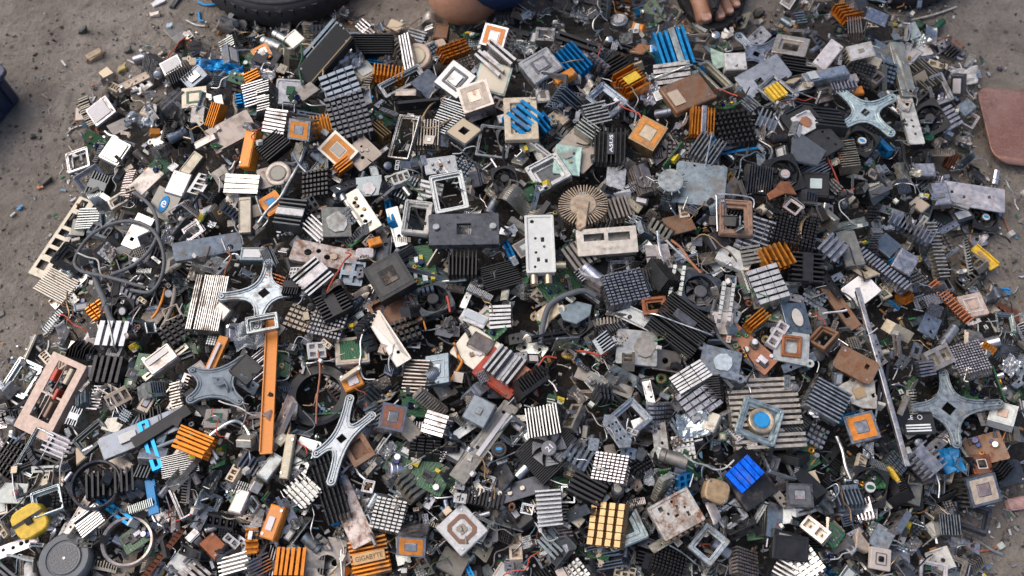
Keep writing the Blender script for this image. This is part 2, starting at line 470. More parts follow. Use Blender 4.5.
def b_plate(L, W, H, o, rnd):
    H = min(H, 0.0022) if not o.get('thick') else H
    lo = [o['poly'] and [(x * L / 2, y * W / 2) for x, y in o['poly']] if o.get('poly') else wob(rrect(L, W, o.get('r', 0.06) * min(L, W)), 0.0006, rnd)]
    for (u, v, q) in o.get('holes', ()): lo.append(circ(q * min(L, W) / 2, u * L / 2, v * W / 2, 12))
    for (u, v, a, b) in o.get('wins', ()): lo.append(rrect(a * L, b * W, 0, u * L / 2, v * W / 2))
    m = MB().plate(lo, 0, H, min(0.0004, H * .3))
    if o.get('flange'):
        f = o['flange']; m.box(0, -W / 2 + .0008, -f, L * .98, 0.0016, f)
    if not o.get('flange') and L > .012 and rnd.random() < .5 and not o.get('poly'):
        f = rnd.uniform(.002, .006); m.box(0, rnd.choice((-1, 1)) * (W / 2 - .0008), -f if rnd.random() < .5 else H, L * rnd.uniform(.5, .95), .0012, f)
    if o.get('ears'):
        for sx, sy in ((-1, 1), (1, -1)):
            m.plate([circ(.0045, sx * L * .53, sy * W * .42, 14), circ(.0018, sx * L * .53, sy * W * .42, 10)], 0.0002, H + 0.0002)
    bw = o.get('warp', 0.0012)
    ph = rnd.uniform(0, 9)
    m.warp(lambda p: (p.x, p.y, p.z + bw * noise.noise(Vector((p.x * 30 + ph, p.y * 30, ph)))))
    out = [P('sheet', m)]
    for (u, v, q, c) in o.get('discs', ()):
        out.append(P('residue_patch', MB().plate([wob(circ(q * min(L, W) / 2, u * L / 2, v * W / 2, 18), 0.0009, rnd)], H + bw * .6, H + bw * .6 + .0007), 'plastic', pcol(c)))
    for (u, v, q, c) in o.get('studs', ()):
        out.append(P('stud', MB().cyl(u * L / 2, v * W / 2, 0, H + .003, q * min(L, W) / 2, 10), 'bright', pcol(c), True))
    for (u, v, a, b, c) in o.get('labels', ()):
        out.append(P('sticker', MB().plate([rrect(a * L, b * W, .001, u * L / 2, v * W / 2)], H + bw * .5, H + bw * .5 + .0005), 'paper', pcol(c)))
    if o.get('oval'):
        a, b, c = o['oval']; kid = []
        if o.get('txt'): kid = [P('lettering', text_mb(o['txt'], a * L * .62, b * W * .4, H + bw + .0007), 'paper', (.9, .9, .9))]
        out.append(P('sticker', MB().plate([circ(a * L / 2, 0, 0, 20, b * W / 2)], H + bw * .6, H + bw + .0005), 'paper', pcol(c), kids=kid))
    if o.get('rows'):   # printed lines
        for q in range(3):
            out.append(P('printed_line', MB().box(L * (-.05), W * (-.1 - .13 * q), H + bw * .5, L * .8, W * .07, .0006), 'paper', (.75, .75, .75)))
        out.append(P('lettering', text_mb('CE', L * .22, W * .2, H + bw + .0004, cx=-L * .28, cy=W * .26), 'paper', (.8, .8, .8)))
        out.append(P('mark', MB().plate([circ(W * .11, L * .06, W * .26), circ(W * .085, L * .06, W * .26)], H + bw * .5, H + bw + .0003), 'paper', (.8, .8, .8)))
    return out, H

def b_box(L, W, H, o, rnd):
    out = []
    r = o.get('r', 0.05) * min(L, W)
    holes = o.get('holes'); wins = o.get('wins')
    if holes or wins:
        m = MB().plate([rrect(L, W, r), rrect(L - .002, W - .002, r * .6)], 0, H - .0005, 0); m.plate([rrect(L - .002, W - .002)], 0.0002, 0.0012)
        out.append(P('casing', m))
        lo = [rrect(L + .0008, W + .0008, r)]
        for (u, v, q) in holes or (): lo.append(circ(q * min(L, W) / 2, u * L / 2, v * W / 2, 10))
        for (u, v, a, b) in wins or (): lo.append(rrect(a * L, b * W, 0, u * L / 2, v * W / 2))
        lid = MB().plate(lo, H - .0005, H + .0006, .0003)
        if o.get('lip'):
            lid.plate([rrect(L + .0012, W + .0012, r), rrect(L - .004, W - .004, r)], H + .0006, H + .0018, .0003)
        out.append(P('lid', lid, None, pcol(o['lidc']) if o.get('lidc') else None))
    else:
        m = MB().plate([rrect(L, W, r)], 0, H, min(.0012, H * .15))
        out.append(P('casing', m))
        if o.get('lip', 1):
            out.append(P('raised_rim', MB().plate([rrect(L * .96, W * .94, r), rrect(L * .84, W * .8, r)], H, H + .0008, .0002)))
    if not o.get('lip', 1) and max(L, W) > .02 and not o.get('panel'):
        for sx, sy in ((-1, 1), (1, -1)):
            out.append(P('screw_head', MB().cyl(sx * L * .38, sy * W * .34, H - .0002, H + .0007, .0014, 10), 'bright', (.45, .45, .45), True))
    if o.get('label'):
        u, v, a, b, c = o['label']
        out.append(P('sticker', MB().plate([rrect(a * L, b * W, .0008, u * L / 2, v * W / 2)], H + .0007, H + .0012), 'paper', pcol(c)))
    if o.get('panel'):
        c, q = o['panel']
        out.append(P('raised_panel', MB().plate([rrect(L * q, W * q, .001)], H + .0006, H + .002, .0004), 'metal', pcol(c)))
    if o.get('ringp'):
        c, q = o['ringp']
        out.append(P('groove_ring', MB().plate([rrect(L * q, W * q, .001), rrect(L * q * .75, W * q * .75, .001)], H + .0004, H + .0012, .0002), 'plastic', pcol(c)))
    if o.get('octo'):
        k = .32; f = lambda q: [(q * x * L / 2, q * y * W / 2) for x, y in ((-1 + k, -1), (1 - k, -1), (1, -1 + k), (1, 1 - k), (1 - k, 1), (-1 + k, 1), (-1, 1 - k), (-1, -1 + k))]
        out.append(P('octagon_ring', MB().plate([f(.66), f(.45)], H, H + .0006), 'plastic', (.17, .085, .05)))
        out.append(P('centre_die', MB().plate([wob(rrect(L * .24, W * .24, .002), .0008, rnd)], H, H + .0009, .0002), 'tarnish', (.22, .19, .16)))
    if o.get('sockets'):
        for u, v, d in o['sockets']:   # threaded plugs on a side
            a = R(d); l = .011
            pts = [(u * L / 2 + math.cos(a) * l * k, v * W / 2 + math.sin(a) * l * k, H * .45) for k in (0, .5, 1)]
            out.append(P('coaxial_plug', MB().tube(pts, .0042, 12), 'gold', (.5, .42, .3), True))
    if o.get('teeth'):
        n = 7
        q = MB()
        for k in range(n): q.box(-L / 2 + L * (k + .5) / n, -W / 2 - .0012, H * .1, L / n * .5, .003, H * .75)
        out.append(P('side_contacts', q, 'gold', pcol('A')))
    return out, H

def b_bar(L, W, H, o, rnd):
    lo = [rrect(L, W, .1 * W)]
    k = rnd.randint(2, 4) if 'holes' not in o else 0
    for i in range(k): lo.append(circ(W * rnd.uniform(.09, .17), L * (-.38 + .76 * (i + rnd.uniform(.2, .8)) / k), W * rnd.uniform(-.15, .15), 10))
    for (u, v, q) in o.get('holes', ()): lo.append(circ(q * W / 2, u * L / 2, v * W / 2, 12))
    for (u, v, a, b) in o.get('wins', ()): lo.append(rrect(a * L, b * W, .2 * b * W, u * L / 2, v * W / 2))
    t = .0013; fl = o.get('fl', .004)
    m = MB().plate(lo, 0, t, .0003)
    if fl:
        for s in (-1, 1): m.box(0, s * (W / 2 - .0006), t if o.get('up') else -fl, L * .97, .0011, fl)
    ph = rnd.uniform(0, 9)
    m.warp(lambda p: (p.x, p.y, p.z + .002 * noise.noise(Vector((p.x * 16 + ph, ph, 0)))))
    out = [P('channel', m)]
    if o.get('strip'):
        u, v, a, b, c = o['strip']
        out.append(P('sticker', MB().plate([rrect(a * L, b * W, 0, u * L / 2, v * W / 2)], t + .001, t + .0022), 'paper', pcol(c)))
    for (u, v, q, c) in o.get('studs', ()):
        out.append(P('rivet', MB().cyl(u * L / 2, v * W / 2, 0, t + .0022, q * W / 2, 10), 'tarnish', pcol(c), True))
    return out, t

def b_rod(L, W, H, o, rnd):
    a = rnd.uniform(-.12, .12) * L
    pts = smooth_path([(-L / 2, 0, W), (-L * .15, a * .5, W), (L * .2, -a * .3, W), (L / 2, a * .2, W)], 4)
    return [P('rod', MB().tube(pts, W / 2, 8), None, None, True)], W

def b_comb(L, W, H, o, rnd):
    n = max(6, round(L / .0034)); xs = segs(L, n, .4); hh = [H * rnd.uniform(.8, 1) for _ in range(n * 2)]
    m = bend(MB().hfield(xs, [-W / 2, W / 2], lambda i, j: hh[i] if i % 2 == 0 else H * .3), H * .3, H, .0016, rnd)
    c = rnd.uniform(-6, 6)
    m.warp(lambda p: (p.x, p.y + c * p.x * p.x, p.z))
    return [P('fin_strip', m)], H

def b_screw(L, W, H, o, rnd):
    r = W / 2; m = MB(); n = 10; vs = []; fs = []
    prof = [(0, r * .9), (r * .5, r), (r * .9, r * .6), (r * .95, r * .42)] + [(r + (L - r) * k / 12, r * (.42 if k % 2 else .34)) for k in range(12)] + [(L, r * .1)]
    for x, q in prof:
        for k in range(n): a = 2 * math.pi * k / n; vs.append((x - L / 2, q * math.cos(a), r + q * math.sin(a)))
    for i in range(len(prof) - 1):
        for k in range(n): fs.append((i * n + k, i * n + (k + 1) % n, (i + 1) * n + (k + 1) % n, (i + 1) * n + k))
    fs += [tuple(range(n)), tuple(range((len(prof) - 1) * n, len(prof) * n))]
    return [P('screw', m.add(vs, fs), None, None, True)], W

def b_angle(L, W, H, o, rnd):
    t = .0011; m = MB().plate([wob(rrect(L, W, .08 * W), .0004, rnd), circ(W * .14, L * rnd.uniform(-.3, .3), 0, 10), rrect(L * .18, W * .22, 0, L * rnd.choice((-.32, .3)), W * .1)], 0, t, .0002)
    hh = H * rnd.uniform(.8, 1.2); q = MB().plate([rrect(L * rnd.uniform(.5, .98), hh, .0012), circ(hh * .16, L * .1, 0, 9)], 0, t)
    q.warp(lambda p: (p.x, W / 2 - p.z, hh / 2 + p.y + t)); m.add(q.v, q.f)
    if o.get('lip'):
        m.box(-L / 2 + t / 2, 0, -H * .5, t, W * .8, H * .5)
    c = rnd.uniform(-4, 4); m.warp(lambda p: (p.x, p.y, p.z + c * p.x * p.x))
    return [P('bent_bracket', m)], H

def b_coil(L, W, H, o, rnd):
    r = L * .32; w = L * .17
    core = MB().tube([(r * math.cos(6.283 * k / 20), r * math.sin(6.283 * k / 20), w) for k in range(20)], w * .86, 8, True)
    m = MB(); n = 17
    pts = []
    for k in range(n * 8):
        a = 5.4 * k / (n * 8); b = 6.283 * k / 8; q = r + w * math.cos(b); pts.append((q * math.cos(a), q * math.sin(a), w + w * math.sin(b)))
    m.tube(pts, L * .022, 5)
    return [P('core', core, 'plastic', rnd.choice([(.35, .28, .05), (.05, .16, .07), (.04, .04, .04)]), True), P('winding', m, 'tarnish', None, True)], H

def b_slot(L, W, H, o, rnd):
    k = rnd.uniform(-.25, .3) * L
    xs = [-L / 2, -L / 2 + .003, k, k + .0018, L / 2 - .003, L / 2]; ys = [-W / 2, -W * .16, W * .16, W / 2]
    m = MB().hfield(xs, ys, lambda i, j: H * .25 if (j == 1 and i in (1, 3)) else H)
    pins = MB()
    for i in range(int(L / .0026)):
        for s in (-1, 1): pins.box(-L / 2 + .002 + i * .0026, s * W * .3, -.003, .0006, .0006, .003)
    c = MB().box(L / 2 + .0015, 0, 0, .003, W * .8, H * 1.4) if o.get('latch') else None
    out = [P('slot_body', m), P('solder_pins', pins, 'gold', pcol('S'))]
    if c: out.append(P('end_latch', c, 'plastic', (.5, .48, .42)))
    return out, H

def b_ribbon(L, W, H, o, rnd):
    n = 26; m = MB(); vs = []; fs = []; ph = rnd.uniform(0, 6); f = rnd.uniform(1, 2.2); cs = 9
    for i in range(n + 1):
        u = i / n - .5; z = .010 * (1 + math.sin(ph + f * 5 * u)) * (1 - 1.2 * u * u); b = .25 * L * u * u * rnd.choice((1,))
        for k in range(cs * 2 + 1):
            v = k / (cs * 2) - .5; vs.append((u * L, b + v * W, z + .0035 * math.sin(v * 3 + ph) + (.0004 if k % 2 else 0)))
    w = cs * 2 + 1
    for i in range(n):
        for k in range(w - 1): fs.append((i * w + k, i * w + k + 1, (i + 1) * w + k + 1, (i + 1) * w + k))
    N_ = len(vs); vs += [(x, y, z - .0006) for x, y, z in vs]; fs += [tuple(j + N_ for j in f_[::-1]) for f_ in fs]
    m.add(vs, fs)
    e = MB().box(L / 2, b, z - .002, .005, W * 1.12, .005)
    return [P('flat_cable', m), P('plug', e, 'plastic', (.03, .03, .03))], H

def b_lead(L, W, H, o, rnd):
    n = 6; a = rnd.uniform(.5, 1.6); x, y, d = 0, 0, 0; pts = []
    for k in range(n):
        pts.append((x, y, .002 + .006 * math.sin(math.pi * k / (n - 1)) * rnd.uniform(.4, 1.3))); d += rnd.uniform(-a, a); x += L / n * math.cos(d); y += L / n * math.sin(d)
    cx, cy = sum(p[0] for p in pts) / n, sum(p[1] for p in pts) / n
    P3 = smooth_path([(p[0] - cx, p[1] - cy, p[2]) for p in pts], 5)
    out = [P('insulation', MB().tube(P3, W / 2, 6), None, None, True)]
    if o.get('plug'):
        e = P3[-1]; out.append(P('plug', MB().box(e.x, e.y, e.z - .002, .006, .0045, .005, d), 'plastic', (.6, .58, .52)))
    return out, W

def b_clip(L, W, H, o, rnd):
    k = o.get('k', rnd.randint(0, 2)); r = o.get('rr', .0009); h = W / 2
    if k == 0: pts = [(-L / 2, -h, .001), (-L / 2, h * .6, .001), (-L * .3, h, .004), (L * .3, h, .004), (L / 2, h * .4, .001), (L / 2, -h, 0)]
    elif k == 1: pts = [(-L / 2, h, .006), (-L * .42, -h * .4, .002), (-L * .1, -h, .003), (L * .15, h * .4, .006), (L / 2, h, .002)]
    else: pts = [(-L / 2, h, .002), (-L / 2, -h, .002), (L / 2, -h * .8, .004)]
    return [P('wire', MB().tube(smooth_path(pts, 5), r, 7), None, None, True)], .003

def b_conn(L, W, H, o, rnd):
    n = o.get('n') or max(2, round(L / .007)); ny = o.get('ny', 1)
    xs = [-L / 2]; 
    for k in range(n):
        a = -L / 2 + L * (k + .16) / n; b = -L / 2 + L * (k + .84) / n; xs += [a, b]
    xs.append(L / 2)
    ys = [-W / 2]
    for k in range(ny): ys += [-W / 2 + W * (k + .2) / ny, -W / 2 + W * (k + .8) / ny]
    ys.append(W / 2)
    m = MB().hfield(xs, ys, lambda i, j: H * .3 if (i % 2 and j % 2) else H)
    out = [P('housing', m)]
    pins = MB()
    for k in range(n): pins.box(-L / 2 + L * (k + .5) / n, 0, H * .28, L / n * .12, W * .2, H * .5)
    out.append(P('contact_row', pins, 'gold', pcol('A')))
    return out, H

def rotor(r, z, h, rnd, o):
    nb = o.get('nb', 7); m = MB()
    hub = r * .42
    for k in range(nb):
        a = 2 * math.pi * k / nb + .2; vs = []
        for q in range(4):
            rr = hub * .95 + (r - hub) * q / 3; w = .16 + .14 * q / 3
            for s, zz in ((-1, .1), (1, .85)):
                aa = a + s * w * 1.3 + q * .12
                vs.append((rr * math.cos(aa), rr * math.sin(aa), z + h * zz))
        vs2 = [(x, y, q + .0006) for x, y, q in vs]
        m.add(vs + vs2, [(2 * q, 2 * q + 1, 2 * q + 3, 2 * q + 2) for q in range(3)] + [(8 + 2 * q, 8 + 2 * q + 2, 8 + 2 * q + 3, 8 + 2 * q + 1) for q in range(3)] + [(6, 7, 15, 14), (0, 8, 9, 1), (0, 2, 10, 8), (2, 4, 12, 10), (4, 6, 14, 12), (1, 9, 11, 3), (3, 11, 13, 5), (5, 13, 15, 7)])
    m.cyl(0, 0, z, z + h, hub, 20)
    kids = []
    sc = o.get('sticker', 'W')
    if sc: kids.append(P('sticker', MB().cyl(0, 0, z + h, z + h + .0005, hub * .8, 20), 'paper', pcol(sc)))
    if o.get('sticker2'): kids.append(P('sticker_print', MB().plate([circ(hub * .6, 0, 0, 14, hub * .34)], z + h + .0005, z + h + .0009), 'paper', pcol(o['sticker2'])))
    if o.get('mark'): kids.append(P('lettering', text_mb(o['mark'], hub * .9, hub * .75, z + h + .0009, rz=o.get('mrz', 0)), 'paper', (.75, .75, .75)))
    return [P('rotor', m, 'plastic', o.get('bladec', (.03, .03, .033)), kids=kids)]

def b_fan(L, W, H, o, rnd):
    H = max(H, .008); r = min(L, W) * .46
    m = MB().plate([rrect(L, W, .1 * L), circ(r, n=24)], H * .8, H, .0004); m.plate([rrect(L, W, .1 * L), circ(r, n=24)], 0, H * .2)
    m.plate([circ(r + .0012, n=24), circ(r, n=24)], H * .15, H * .85)
    for sx in (-1, 1):
        for sy in (-1, 1): m.cyl(sx * L * .41, sy * W * .41, H * .1, H + .0003, L * .055, 10)
    for k in range(3):
        a = 2.1 * k + .4; m.box(math.cos(a) * r * .5, math.sin(a) * r * .5, 0.0002, r * 1.02, .0022, .0015, a)
    return [P('housing', m)] + rotor(r * .93, .002, H * .82, rnd, o), H

def b_xbr(L, W, H, o, rnd):
    """four arms with hollow curves between them; a raised rim follows the outline"""
    arms = o.get('arms') or [(L / 2 * math.cos(R(a)), L / 2 * math.sin(R(a))) for a in (45, 135, 225, 315)]
    arms = [Vector(a) for a in arms]
    w = o.get('w', .075) * L; out = []
    n = len(arms)
    hubr = o.get('hub', .2) * L
    for i in range(n):
        a, b = arms[i], arms[(i + 1) % n]
        da, db = a.normalized(), b.normalized()
        na, nb_ = Vector((-da.y, da.x)), Vector((-db.y, db.x))
        for q in range(5):   # rounded tip
            t = R(-80 + 160 * q / 4); out.append(a + (da * math.cos(t) + na * math.sin(t)) * w)
        p0 = a + na * w * .9; p3 = b - nb_ * w * .9
        c = (da + db)
        c = c.normalized() * hubr * .62 if c.length > .2 else Vector((0, 0))
        p1 = da * hubr * .9 + na * w * .6; p2 = db * hubr * .9 - nb_ * w * .6
        p1 = p1 * .35 + c * .5; p2 = p2 * .35 + c * .5
        for q in range(1, 8):
            t = q / 8; out.append(p0 * (1 - t) ** 3 + p1 * 3 * t * (1 - t) ** 2 + p2 * 3 * t * t * (1 - t) + p3 * t ** 3)
    out = [(p.x, p.y) for p in out]
    ho = hubr * o.get('hole', .32)
    m = MB().plate([out, [(ho, 0), (0, ho), (-ho, 0), (0, -ho)]], 0, .0016, .0003)
    i1 = offset(out, w * .34)
    m.plate([out, i1], .0012, .0034, .0004)
    i2 = offset(out, w * .62); i3 = offset(out, w * .82)
    m.plate([i2, i3], .0012, .0026, .0002)
    for a in arms: m.cyl(a.x, a.y, -.003, .004, w * .5, 12)
    parts = [P('bracket_body', m)]
    for a in arms: parts.append(P('screw_hole', MB().cyl(a.x, a.y, .0035, .0044, w * .25, 10), 'plastic', (.03, .03, .03)))
    return parts, .0035

def b_pcb(L, W, H, o, rnd):
    ol = wob(rrect(L, W, .001), .0008, rnd)
    if o.get('torn'):
        a = rnd.uniform(.2, .5); ol = [(-L / 2, -W / 2), (L / 2, -W / 2 * rnd.uniform(.6, 1)), (L * .46, -W * .1), (L * .5, W * .1), (L * .3, W * .22), (L * a * .5, W * .5), (-L * .1, W * .44), (-L * .5, W * .5)]
    m = MB().plate([ol], 0, .0016)
    out = [P('board', m, 'pcb' if not o.get('m') else o['m'])]
    k = o.get('k', 7)
    for _ in range(k):
        x, y = rnd.uniform(-.4, .4) * L, rnd.uniform(-.38, .38) * W; q = rnd.random()
        if q < .3:
            a = rnd.uniform(.004, .009); out.append(P('chip', MB().plate([rrect(a, a * rnd.uniform(.6, 1), .0004, x, y)], .0016, .0032, .0003), 'plastic', (.03, .03, .033)))
        elif q < .6:
            r = rnd.uniform(.0018, .0036); out.append(P('capacitor', MB().cyl(x, y, .0016, .0016 + r * rnd.uniform(1, 2.6), r, 12), 'metal', rnd.choice([(.6, .6, .6), (.5, .48, .42), (.04, .05, .12)]), True))
        elif q < .8:
            r = rnd.uniform(.0015, .0028); out.append(P('coil', MB().tube(smooth_path([(x + r * math.cos(t), y + r * math.sin(t), .0028) for t in (0, 1.57, 3.14, 4.71)], 4, True), r * .5, 7, True), 'tarnish', rnd.choice([(.6, .25, .08), (.7, .35, .05), (.1, .3, .12)]), True))
        else:
            a = rnd.uniform(.005, .011); out.append(P('socket', MB().box(x, y, .0016, a, a * .55, .004), 'plastic', rnd.choice([(.7, .66, .56), (.65, .65, .65), (.6, .45, .03), (.05, .05, .05)])))
    return out, .002

def b_cap(L, W, H, o, rnd):
    """a metal can lying on its side (standing when o.up)"""
    r = W / 2
    if o.get('up'):
        m = MB().lathe([(r * .9, 0), (r, H * .08), (r, H * .9), (r * .92, H), (r * .7, H), (r * .66, H * .96)], 22)
        out = [P('can', m, None, None, True)]
        if o.get('top'): out.append(P('top_disc', MB().cyl(0, 0, H * .96, H + .0006, r * .62, 20), 'paper', pcol(o['top']), True))
        if o.get('top2'): out.append(P('top_print', MB().plate([circ(r * .4, 0, 0, 14, r * .2)], H + .0006, H + .001), 'paper', pcol(o['top2'])))
        return out, H
    m = MB()
    prof = [(-L / 2, r * .86), (-L / 2 + r * .1, r), (-L * .3, r), (-L * .28, r * .9), (-L * .26, r), (L / 2 - r * .1, r), (L / 2, r * .86)]
    vs, fs, n = [], [], 14
    for x, q in prof:
        for k in range(n): a = 2 * math.pi * k / n; vs.append((x, q * math.cos(a), r + q * math.sin(a)))
    for i in range(len(prof) - 1):
        for k in range(n): fs.append((i * n + k, i * n + (k + 1) % n, (i + 1) * n + (k + 1) % n, (i + 1) * n + k))
    fs += [tuple(range(n)), tuple(range((len(prof) - 1) * n, len(prof) * n))]
    m.add(vs, fs)
    out = [P('can', m, None, None, True)]
    if not o.get('bare'):
        q = MB()
        for s in (-1, 1): q.tube([(L / 2, s * r * .4, r), (L / 2 + .006, s * r * .5, r * .6)], .0004, 5)
        out.append(P('lead', q, 'bright', (.7, .7, .7)))
    return out, W

def b_shield(L, W, H, o, rnd):
    """crumpled or bent thin sheet"""
    n = 15; s = rnd.uniform(0, 50); amp = o.get('amp', .45) * min(L, W)
    fx, fy = 1.6 / L, 1.6 / W
    def z(u, v):
        a = noise.noise(Vector((u * 1.1 + s, v * 1.1, s))); b = noise.noise(Vector((u * 2.3 + s, v * 2.3, s + 4)))
        return amp * (abs(a) * 1.5 + .3 * abs(b)) + (o.get('curl', .25) * amp) * (u * u)
    g = []
    for i in range(n + 1):
        for j in range(n + 1):
            u, v = 2 * i / n - 1, 2 * j / n - 1
            e = 1 + .06 * noise.noise(Vector((u * 1.5 + s, v * 1.5, 9)))
            q = .06 * noise.noise(Vector((v * 3, u * 3, s)))
            g.append((u * L / 2 * e + q * L, v * W / 2 * e + q * W * .6, z(u, v)))
    m = MB(); N_ = len(g); t = o.get('th', .0007)
    vs = g + [(x, y, zz - t) for x, y, zz in g]; fs = []
    I = lambda i, j: i * (n + 1) + j
    for i in range(n):
        for j in range(n):
            if rnd.random() < o.get('gap', 0): continue
            fs.append((I(i, j), I(i + 1, j), I(i + 1, j + 1), I(i, j + 1))); fs.append(tuple(k + N_ for k in (I(i, j + 1), I(i + 1, j + 1), I(i + 1, j), I(i, j))))
    for i in range(n):
        for a, b in ((I(i, 0), I(i + 1, 0)), (I(i, n), I(i + 1, n)), (I(0, i), I(0, i + 1)), (I(n, i), I(n, i + 1))): fs.append((a, b, b + N_, a + N_))
    m.add(vs, fs)
    return [P('sheet', m, o.get('m'), None, not o.get('sharp', True))], amp * .4

def b_rad(L, W, H, o, rnd):
    r = L / 2; m = MB()
    q = o.get('core', .62)
    m.cyl(0, 0, 0, H, r * q, 28, .05)
    n = o.get('n', 44)
    for k in range(n):
        a = 2 * math.pi * k / n; rr = r * (q + 1) / 2
        m.box(rr * math.cos(a), rr * math.sin(a), H * .2, r * (1 - q) * 1.08, .0011, H * .72 * rnd.uniform(.85, 1.05), a + rnd.uniform(-.05, .05))
    out = [P('radial_fins', m)]
    if o.get('stick'):
        x, y = o['stick']
        out.append(P('clip_arm', MB().plate([[(-.006, -.002), (x - .004, y), (x, y - .003), (x + .006, y + .001), (.007, .002)]], H, H + .003, .0008), 'tarnish', pcol('T')))
    return out, H

def b_ring(L, W, H, o, rnd):
    r = L / 2; w = o.get('w', .16) * r
    m = MB().lathe([(r - w, 0), (r, H * .15), (r, H * .85), (r - w * .3, H), (r - w, H * .9)], 36)
    m.f = m.f[:-2]; n = 36
    m.f += [(4 * n + k, 4 * n + (k + 1) % n, (k + 1) % n, k) for k in range(n)]
    return [P('ring_body', m, None, None, True)], H

def b_wheel(L, W, H, o, rnd):
    r = L / 2
    t = MB().lathe([(r * .9, 0), (r, H * .25), (r, H * .75), (r * .9, H), (r * .7, H * .97), (r * .68, H * .86)], 44)
    d = MB().lathe([(r * .63, H * .4), (r * .63, H * .93), (r * .6, H), (r * .545, H * .97)], 40)
    h = MB().plate([circ(r * .53, n=32)] + [circ(r * .042, r * q * math.cos(6.283 * k / n + q), r * q * math.sin(6.283 * k / n + q), 7) for q, n in ((.24, 8), (.34, 12), (.45, 16)) for k in range(n)], H * .9, H * .99)
    b = MB().cyl(0, 0, H * .3, H * .6, r * .72, 20)
    c = MB().cyl(0, 0, H * .9, H * 1.04, r * .06, 14)
    return [P('tyre', t, 'rubber', (.14, .145, .155), True), P('rim', d, 'plastic', (.15, .155, .165), True), P('perforated_hub', h, 'plastic', (.085, .09, .1), kids=[P('axle', c, 'metal', (.3, .3, .3), True)]), P('backing', b, 'plastic', (.02, .02, .02))], H

def b_io(L, W, H, o, rnd):
    """port panel: bent sheet with windows"""
    wins = o.get('wins') or [(-.72, .1, .1, .5), (-.4, .1, .08, .5), (-.15, .1, .08, .5), (.1, .1, .07, .5), (.42, .1, .16, .5), (.82, .1, .12, .4)]
    lo = [rrect(L, W, .001)] + [rrect(a * L, b * W, .0004, u * L / 2, v * W / 2) for u, v, a, b in wins]
    m = MB().plate(lo, H - .0012, H, .0003)
    for s in (-1, 1):
        m.box(0, s * (W / 2 - .0006), 0, L * .985, .001, H - .0012); m.box(s * (L / 2 - .0006), 0, 0, .001, W * .96, H - .0012)
    out = [P('port_panel', m)]
    for (u, v, a, b, c) in o.get('blocks', ()):
        out.append(P('port_block', MB().plate([rrect(a * L, b * W, .001, u * L / 2, v * W / 2)], H * .2, H + .002, .0006), 'plastic', pcol(c)))
    return out, H

BUILD = {k[2:]: v for k, v in list(globals().items()) if k.startswith('b_')}
KIND = {  # builder: (object name, category, word used in labels)
    'fin': ('finned_heat_sink', 'heat sink', 'finned heat sink'), 'pin': ('pin_heat_sink', 'pin heat sink', 'pin heat sink'), 'flip': ('upturned_heat_sink', 'upturned sink', 'upturned heat sink'),
    'cpu': ('processor', 'processor', 'square processor'), 'frame': ('socket_frame', 'socket frame', 'open socket frame'), 'plate': ('metal_plate', 'metal plate', 'flat metal plate'),
    'box': ('metal_can', 'component box', 'boxy component'), 'bar': ('metal_channel', 'metal bar', 'folded metal bar'), 'rod': ('metal_rod', 'rod', 'thin rod'), 'clip': ('wire_clip', 'wire clip', 'bent wire clip'),
    'conn': ('port_connector', 'connector', 'slotted connector'), 'fan': ('cooling_fan', 'fan', 'cooling fan'), 'xbr': ('mounting_bracket', 'bracket', 'four armed bracket'), 'pcb': ('circuit_board', 'circuit board', 'circuit board scrap'),
    'cap': ('capacitor', 'capacitor', 'round capacitor can'), 'shield': ('crumpled_sheet', 'metal sheet', 'crumpled sheet'), 'rad': ('radial_heat_sink', 'heat sink', 'round heat sink'), 'ring': ('round_ring', 'ring', 'round ring'),
    'wheel': ('caster_wheel', 'wheel', 'wheel'), 'io': ('slotted_cover', 'slotted cover', 'slotted cover'), 'comb': ('fin_strip', 'fin strip', 'narrow fin strip'), 'screw': ('screw', 'screw', 'machine screw'), 'angle': ('angle_bracket', 'angle bracket', 'bent angle bracket'), 'coil': ('wound_coil', 'coil', 'wound toroid coil'),
    'slot': ('slot_connector', 'slot connector', 'long slot connector'), 'ribbon': ('ribbon_cable', 'ribbon cable', 'flat ribbon cable'), 'lead': ('wire_lead', 'wire', 'thin wire lead'), 'wire': ('cable', 'cable', 'cable'),
}
# ------------------------------------------------------------------ pieces read off the photograph
# kind, pixel x, pixel y, length, width, height (all in photo pixels there), turn (deg), colour key, description, options
HERO = []
def h(kind, x, y, L, W, H, rot, c, ph, **o): HERO.append((kind, x, y, L, W, H, rot, c, ph, o))
# --- top strip
h('fin', 227, 47, 18, 17, 9, 14, 'W', 'small bright striped heat sink', t=22, d=200)
h('box', 171, 65, 23, 14, 15, 22, 'S', 'silver box with pale top label', label=(0, 0, .8, .7, 'N'), lip=0, t=14, d=250)
h('shield', 212, 63, 34, 11, 5, 4, 'B', '*crumpled blue sheet strip', amp=.5)
h('box', 194, 77, 24, 15, 12, 34, 'L', '*grey relay box with square panel', panel=('S', .5), t=15, d=260)
h('fin', 251, 76, 17, 9, 7, 22, 'O', 'small orange finned heat sink')
h('fin', 254, 92, 26, 20, 12, 8, 'W', 'white striped heat sink block', t=25, d=230)
h('cpu', 194, 97, 28, 19, 6, 4, 'Q', '*grey processor with green square ring', ring='G', rb=.42, ra=.6, t=10, d=250)
h('rod', 217, 79, 24, 4, 4, 66, 'M', 'pale metal rod')
h('bar', 132, 80, 42, 7, 4, 24, 'T', 'tan contact strip', fl=.002)
h('shield', 121, 100, 22, 18, 10, 10, 'K', '*black crumpled plastic lump', amp=.7, m='plastic')
h('box', 101, 111, 27, 20, 17, 28, 'S', '*silver can with pale label', label=(-.1, .1, .7, .75, 'N'), t=20, d=240, l=4)
